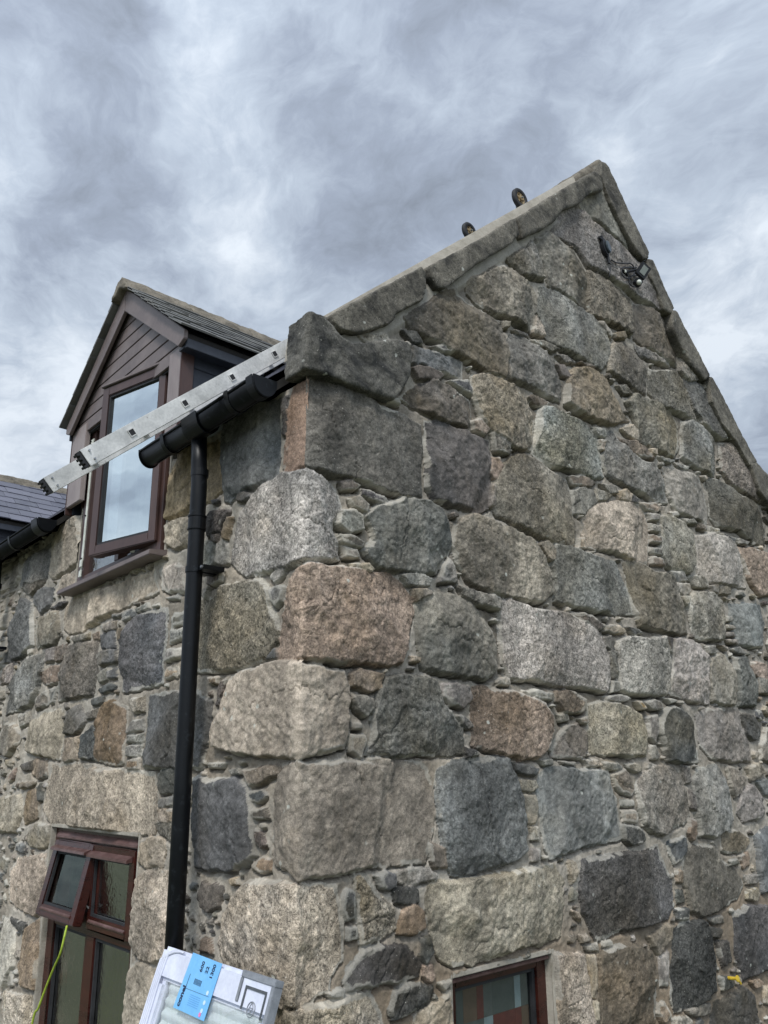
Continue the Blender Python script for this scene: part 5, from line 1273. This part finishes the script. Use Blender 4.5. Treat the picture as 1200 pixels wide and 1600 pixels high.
# ------------------------------------------------------------------ radiator in its packaging, leaning on the downpipe
XR = -0.150
rTL, rTR = on(256, 1478, 0, XR), on(441, 1535, 0, XR); zR = (rTL.z + rTR.z) / 2; Wr = rTL.y - rTR.y - 0.03; yL_ = rTL.y
low = on(217, 1600, 1, yL_); rv = Vector((low.x - XR, 0, low.z - zR)).normalized(); ru = Vector((0, -1, 0)); rn = Vector((rv.z, 0, -rv.x)); rn = rn if rn.x < 0 else -rn
Lr = (GROUND - zR) / rv.z; RO = Vector((XR, yL_, zR)); R_at = lambda u, v, n=0.0: RO + ru * u + rv * v + rn * n
rad = empty('packed_radiator', R_at(Wr / 2, Lr), label='wrapped white radiator with a blue label, leaning below the downpipe', cat='radiator')
WHT = worn('white_foam_and_film', lin((196, 200, 216)), lin((222, 226, 238)), 0.35, 9, bumpd=0.0015)
RIB = worn('white_enamel_rib', lin((196, 208, 204)), lin((214, 224, 220)), 0.35, 3)
GRY = worn('grey_corner_card', lin((110, 114, 120)), lin((146, 150, 156)), 0.6, 12)
def rbox(mb, u0, u1, v0, v1, n0, n1): mb.box(R_at(u0, v0, n0), ru * (u1 - u0), rv * (v1 - v0), rn * (n1 - n0))
mb = MB(); rbox(mb, 0.03, Wr - 0.075, 0.05, Lr - 0.03, -0.09, -0.035); mb.build('radiator_body', RIB, rad, 0.01)
mb = MB(); nrib = 34
for k in range(nrib):
    v0 = 0.10 + k * (Lr - 0.2) / nrib; hh = (Lr - 0.2) / nrib; prof = []
    for i in range(9): prof.append(R_at(0.10, v0 + hh * i / 8, -0.030 + 0.014 * math.sin(math.pi * i / 8)))
    prof += [R_at(0.10, v0 + hh, -0.035), R_at(0.10, v0, -0.035)]
    mb.prism(prof, ru * (Wr - 0.16))
mb.build('front_panel', RIB, rad, 0, smooth=False)
# foam/film border: top rail, left rail, right rail
mb = MB(); rbox(mb, 0.0, Wr - 0.001, 0.0, 0.105, -0.034, 0.0); rbox(mb, 0.0, 0.085, 0.1055, Lr - 0.02, -0.033, -0.001); rbox(mb, Wr - 0.05, Wr - 0.002, 0.1055, Lr - 0.02, -0.033, -0.001); wr_ = mb.build('foam_border', WHT, rad, 0.012)
# pleats of film down the left edge
mb = MB()
for k in range(4): mb.tube(catmull([R_at(0.155 - 0.02 * k, 0.004, 0.001), R_at(0.075 - 0.015 * k, 0.012 + 0.01 * k, 0.002), R_at(0.05 - 0.012 * k, 0.08, 0.003), R_at(0.052 - 0.013 * k, 0.4, 0.002), R_at(0.05 - 0.012 * k, Lr - 0.05, 0.001)], 6), 0.0045, 6)
mb.build('film_pleat', WHT, wr_, 0, smooth=True)
# clear film over the ribs
fm_, fb, fp, foc, fo = newmat('clear_film'); trn = fb.n('ShaderNodeBsdfTransparent'); glo = fb.n('ShaderNodeBsdfGlossy'); glo.inputs['Roughness'].default_value = 0.18; df = fb.n('ShaderNodeBsdfDiffuse'); df.inputs['Color'].default_value = (0.8, 0.84, 0.9, 1)
wv_ = fb.noise(foc, 11, 4, 0.6, 1.2); bpn = fb.n('ShaderNodeBump'); bpn.inputs['Strength'].default_value = 0.7; bpn.inputs['Distance'].default_value = 0.02; fb.l(wv_, bpn.inputs['Height']); fb.l(bpn.outputs[0], glo.inputs['Normal'])
m1 = fb.n('ShaderNodeMixShader'); m1.inputs[0].default_value = 0.5; fb.l(glo.outputs[0], m1.inputs[1]); fb.l(df.outputs[0], m1.inputs[2]); m2 = fb.n('ShaderNodeMixShader'); fb.l(fb.ramp(wv_, ((0.35, 0.12), (0.7, 0.55))), m2.inputs[0]); fb.l(trn.outputs[0], m2.inputs[1]); fb.l(m1.outputs[0], m2.inputs[2]); fb.l(m2.outputs[0], fo.inputs[0])
mb = MB(); nu, nv = 26, 40
for i in range(nu + 1):
    for j in range(nv + 1):
        u_q, v_q = 0.08 + (Wr - 0.125) * i / nu, 0.10 + (Lr - 0.12) * j / nv; mb.v.append(tuple(R_at(u_q, v_q, -0.004 + 0.005 * mnoise.noise(Vector((u_q * 9, v_q * 4, 2))))))
for i in range(nu):
    for j in range(nv): mb.f.append((i * (nv + 1) + j, (i + 1) * (nv + 1) + j, (i + 1) * (nv + 1) + j + 1, i * (nv + 1) + j + 1)); mb.m.append(0)
mb.build('clear_film', fm_, rad, 0, smooth=True)
# grey card corner protector with printed lines and a round emblem
mb = MB(); c0 = Wr - 0.185
rbox(mb, c0, Wr + 0.004, -0.004, 0.016, -0.028, 0.004); rbox(mb, Wr - 0.014, Wr + 0.004, 0.0161, 0.125, -0.028, 0.004); rbox(mb, c0, c0 + 0.016, 0.0161, 0.085, 0.0005, 0.004); pr = mb.build('corner_protector', GRY, rad, 0.003)
mb = MB(); rbox(mb, c0 + 0.044, Wr - 0.03, 0.034, 0.042, 0.0005, 0.003); rbox(mb, c0 + 0.038, c0 + 0.046, 0.034, 0.10, 0.0006, 0.0031); rbox(mb, Wr - 0.036, Wr - 0.029, 0.0425, 0.11, 0.0006, 0.0031)
mb.build('printed_line', worn('dark_grey_print', lin((62, 66, 70)), lin((88, 92, 96)), 0.5, 20), pr)
mb = MB(); eu, ev, er = Wr - 0.090, 0.092, 0.021
ringp = [R_at(eu + er * math.cos(2 * math.pi * k / 24), ev + er * math.sin(2 * math.pi * k / 24), 0.002) for k in range(25)]; mb.tube(ringp, 0.0014, 6, False)
for k in range(3):
    a = 2 * math.pi * k / 3 - math.pi / 2; q0 = [R_at(eu + 0.010 * math.cos(a) + 0.011 * math.cos(a + 2 * math.pi * j / 3), ev + 0.010 * math.sin(a) + 0.011 * math.sin(a + 2 * math.pi * j / 3), 0.002) for j in range(4)]; mb.tube(q0, 0.0012, 6, False)
mb.build('round_emblem', GRY, pr)
# blue label with its print
RNn = rn
def rp(px, py):            # a point of the photograph on the radiator's face, as (u, v)
    d = Vector(ray(px, py)); c_ = Vector(CAM); t = (RO - c_).dot(RNn) / d.dot(RNn); p = c_ + d * t - RO; return p.dot(ru), p.dot(rv)
lab = [rp(180 + a / 4.286, 1440 + c / 4.286) for a, c in ((528, 208), (722, 283), (598, 668), (394, 575))]
BLUE = worn('blue_label', lin((108, 176, 228)), lin((126, 190, 238)), 0.35, 10)
mb = MB(); mb.prism([R_at(a, c, 0.002) for a, c in lab], rn * 0.0018); lb = mb.build('label_sheet', BLUE, rad)
LA, LB_, LC, LD = (Vector(q_) for q_ in lab)
def LP(s_, t_): return (LA * (1 - s_) + LB_ * s_) * (1 - t_) + (LD * (1 - s_) + LC * s_) * t_
INK = worn('dark_blue_ink', lin((22, 34, 62)), lin((30, 44, 74)), 0.5, 20); PINK = worn('pink_ink', lin((226, 120, 170)), lin((236, 140, 186)), 0.5, 20); PALE = worn('pale_ink', lin((190, 216, 240)), lin((206, 226, 244)), 0.5, 20)
def text(s, pos, du, dv, size, mat, bold=0.0):
    cu = bpy.data.curves.new('t', 'FONT'); cu.body = s; cu.size = size; cu.offset = bold; cu.align_x = 'LEFT'; o = bpy.data.objects.new('t', cu); col.objects.link(o)
    dg = bpy.context.evaluated_depsgraph_get(); dg.update(); me = bpy.data.meshes.new_from_object(o.evaluated_get(dg)); bpy.data.objects.remove(o)
    for v_ in me.vertices: c_ = v_.co.copy(); q_ = pos[0] + du[0] * c_.x + dv[0] * c_.y, pos[1] + du[1] * c_.x + dv[1] * c_.y; v_.co = R_at(q_[0], q_[1], 0.0048)
    me.name = 'lettering'; me.materials.clear(); return link('lettering', me, lb, mat)
sx = (LB_ - LA).normalized(); sy = (LD - LA).normalized()
# figures read up the sheet, as on the carton label
for txt, s_, t_ in (('600', 0.44, 0.24), ('22', 0.62, 0.23), ('1300', 0.80, 0.29)):
    p_ = LP(s_, t_ + 0.03); text(txt, p_ + sx * 0.05 * (LD - LA).length, -sy, -sx, 0.13 * (LD - LA).length, INK, 0.0006)
p_ = LP(0.12, 0.95); text('conel', p_ + sx * 0.06 * (LD - LA).length, -sy, -sx, 0.17 * (LD - LA).length, INK, 0.0012)
mb = MB()
for k in range(7):
    q0 = LP(0.36 + 0.035 * k, 0.40); q1 = LP(0.36 + 0.035 * k + 0.015, 0.40); q2 = LP(0.36 + 0.035 * k + 0.015, 0.50); q3 = LP(0.36 + 0.035 * k, 0.50); mb.prism([R_at(a.x, a.y, 0.0042) for a in (q0, q1, q2, q3)], rn * 0.0005)
q0, q1, q2, q3 = LP(0.16, 0.615), LP(0.93, 0.60), LP(0.93, 0.605), LP(0.16, 0.62); mb.prism([R_at(a.x, a.y, 0.0042) for a in (q0, q1, q2, q3)], rn * 0.0005)
q0, q1, q2, q3 = LP(0.16, 0.36), LP(0.17, 0.36), LP(0.17, 0.60), LP(0.16, 0.60); mb.prism([R_at(a.x, a.y, 0.0042) for a in (q0, q1, q2, q3)], rn * 0.0005); mb.build('barcode_and_rules', INK, lb)
for s_, t_, m_ in ((0.86, 0.55, PALE), (0.86, 0.72, PALE), (0.86, 0.86, PALE), (0.84, 0.93, PINK)):
    c_ = LP(s_, t_); mb = MB(); mb.prism([R_at(c_.x + 0.007 * math.cos(2 * math.pi * k / 12), c_.y + 0.007 * math.sin(2 * math.pi * k / 12), 0.0043) for k in range(12)], rn * 0.0005); mb.build('printed_dot', m_, lb)
mb = MB()
for k in range(6):
    q0, q1, q2, q3 = LP(0.38, 0.68 + 0.035 * k), LP(0.72, 0.68 + 0.035 * k), LP(0.72, 0.688 + 0.035 * k), LP(0.38, 0.688 + 0.035 * k); mb.prism([R_at(a.x, a.y, 0.0042) for a in (q0, q1, q2, q3)], rn * 0.0004)
mb.build('small_print', worn('mid_blue_ink', lin((84, 148, 204)), lin((90, 154, 208)), 0.5), lb)

# ------------------------------------------------------------------ cord and a plastic plug
pts = [on(104.5, 1447, 0, -0.055), on(101, 1462, 0, -0.075), on(94, 1490, 0, -0.085), on(83, 1515, 0, -0.085), on(71, 1545, 0, -0.09), on(60, 1575, 0, -0.10), on(49, 1606, 0, -0.11)]
last = pts[-1]; pts += [Vector((-0.14, last.y + 0.03, -1.7)), Vector((-0.2, last.y + 0.05, GROUND + 0.01)), Vector((-0.45, last.y + 0.2, GROUND + 0.01))]
mb = MB(); mb.tube(catmull(pts, 8), 0.0052, 10); c_ = mb.build('hanging_cord', MT['cord'], None, 0, smooth=True); tag(c_, 'bright yellow-green cord hanging out of the open lower window', 'cord')
pl_ = on(1143, 1529, 1, -0.02)
yp = empty('wall_plug', pl_, label='tiny yellow plastic plug wedged in a joint low on the right of the gable', cat='plug')
mb = MB(); mb.tube([pl_ + Vector((0, 0.02, 0)), pl_ + Vector((0, -0.03, 0.004))], 0.009, 10); mb.build('plug_body', MT['yellow'], yp, 0.002)
mb = MB(); mb.tube([pl_ + Vector((0, -0.03, 0.004)), pl_ + Vector((0, -0.038, 0.005))], 0.018, 8); mb.tube([pl_ + Vector((0.012, -0.034, -0.005)), pl_ + Vector((0.028, -0.036, -0.026))], 0.006, 8); mb.build('plug_flange', MT['yellow'], yp, 0.002)

# ------------------------------------------------------------------ ground
def m_ground():
    m, b, p, oc, out = newmat('rough_grass')
    n1 = b.noise(oc, 0.7, 5, 0.6, 0.5); n2 = b.noise(oc, 14, 5, 0.7)
    c = b.mix(b.ramp(n1, ((0.4, 0.0), (0.62, 1.0))), lin((74, 80, 58)), lin((104, 104, 84))); c = b.mix(b.ramp(n2, ((0.45, 0.0), (0.7, 1.0))), c, lin((90, 95, 72)))
    b.l(c, p.inputs['Base Color']); p.inputs['Roughness'].default_value = 0.95; bump(b, p, n2, 0.8, 0.05); return m
mb = MB(); G = 60; R0_ = [-1500, -600, -200, -60, -20, -8, -3, 0, 3, 8, 20, 60, 200, 600, 1500]
vs = [(x_, y_, GROUND) for y_ in R0_ for x_ in R0_]; n_ = len(R0_)
mb.add(vs, [(j * n_ + i, j * n_ + i + 1, (j + 1) * n_ + i + 1, (j + 1) * n_ + i) for j in range(n_ - 1) for i in range(n_ - 1)]); tag(mb.build('ground', m_ground()), kind='structure')
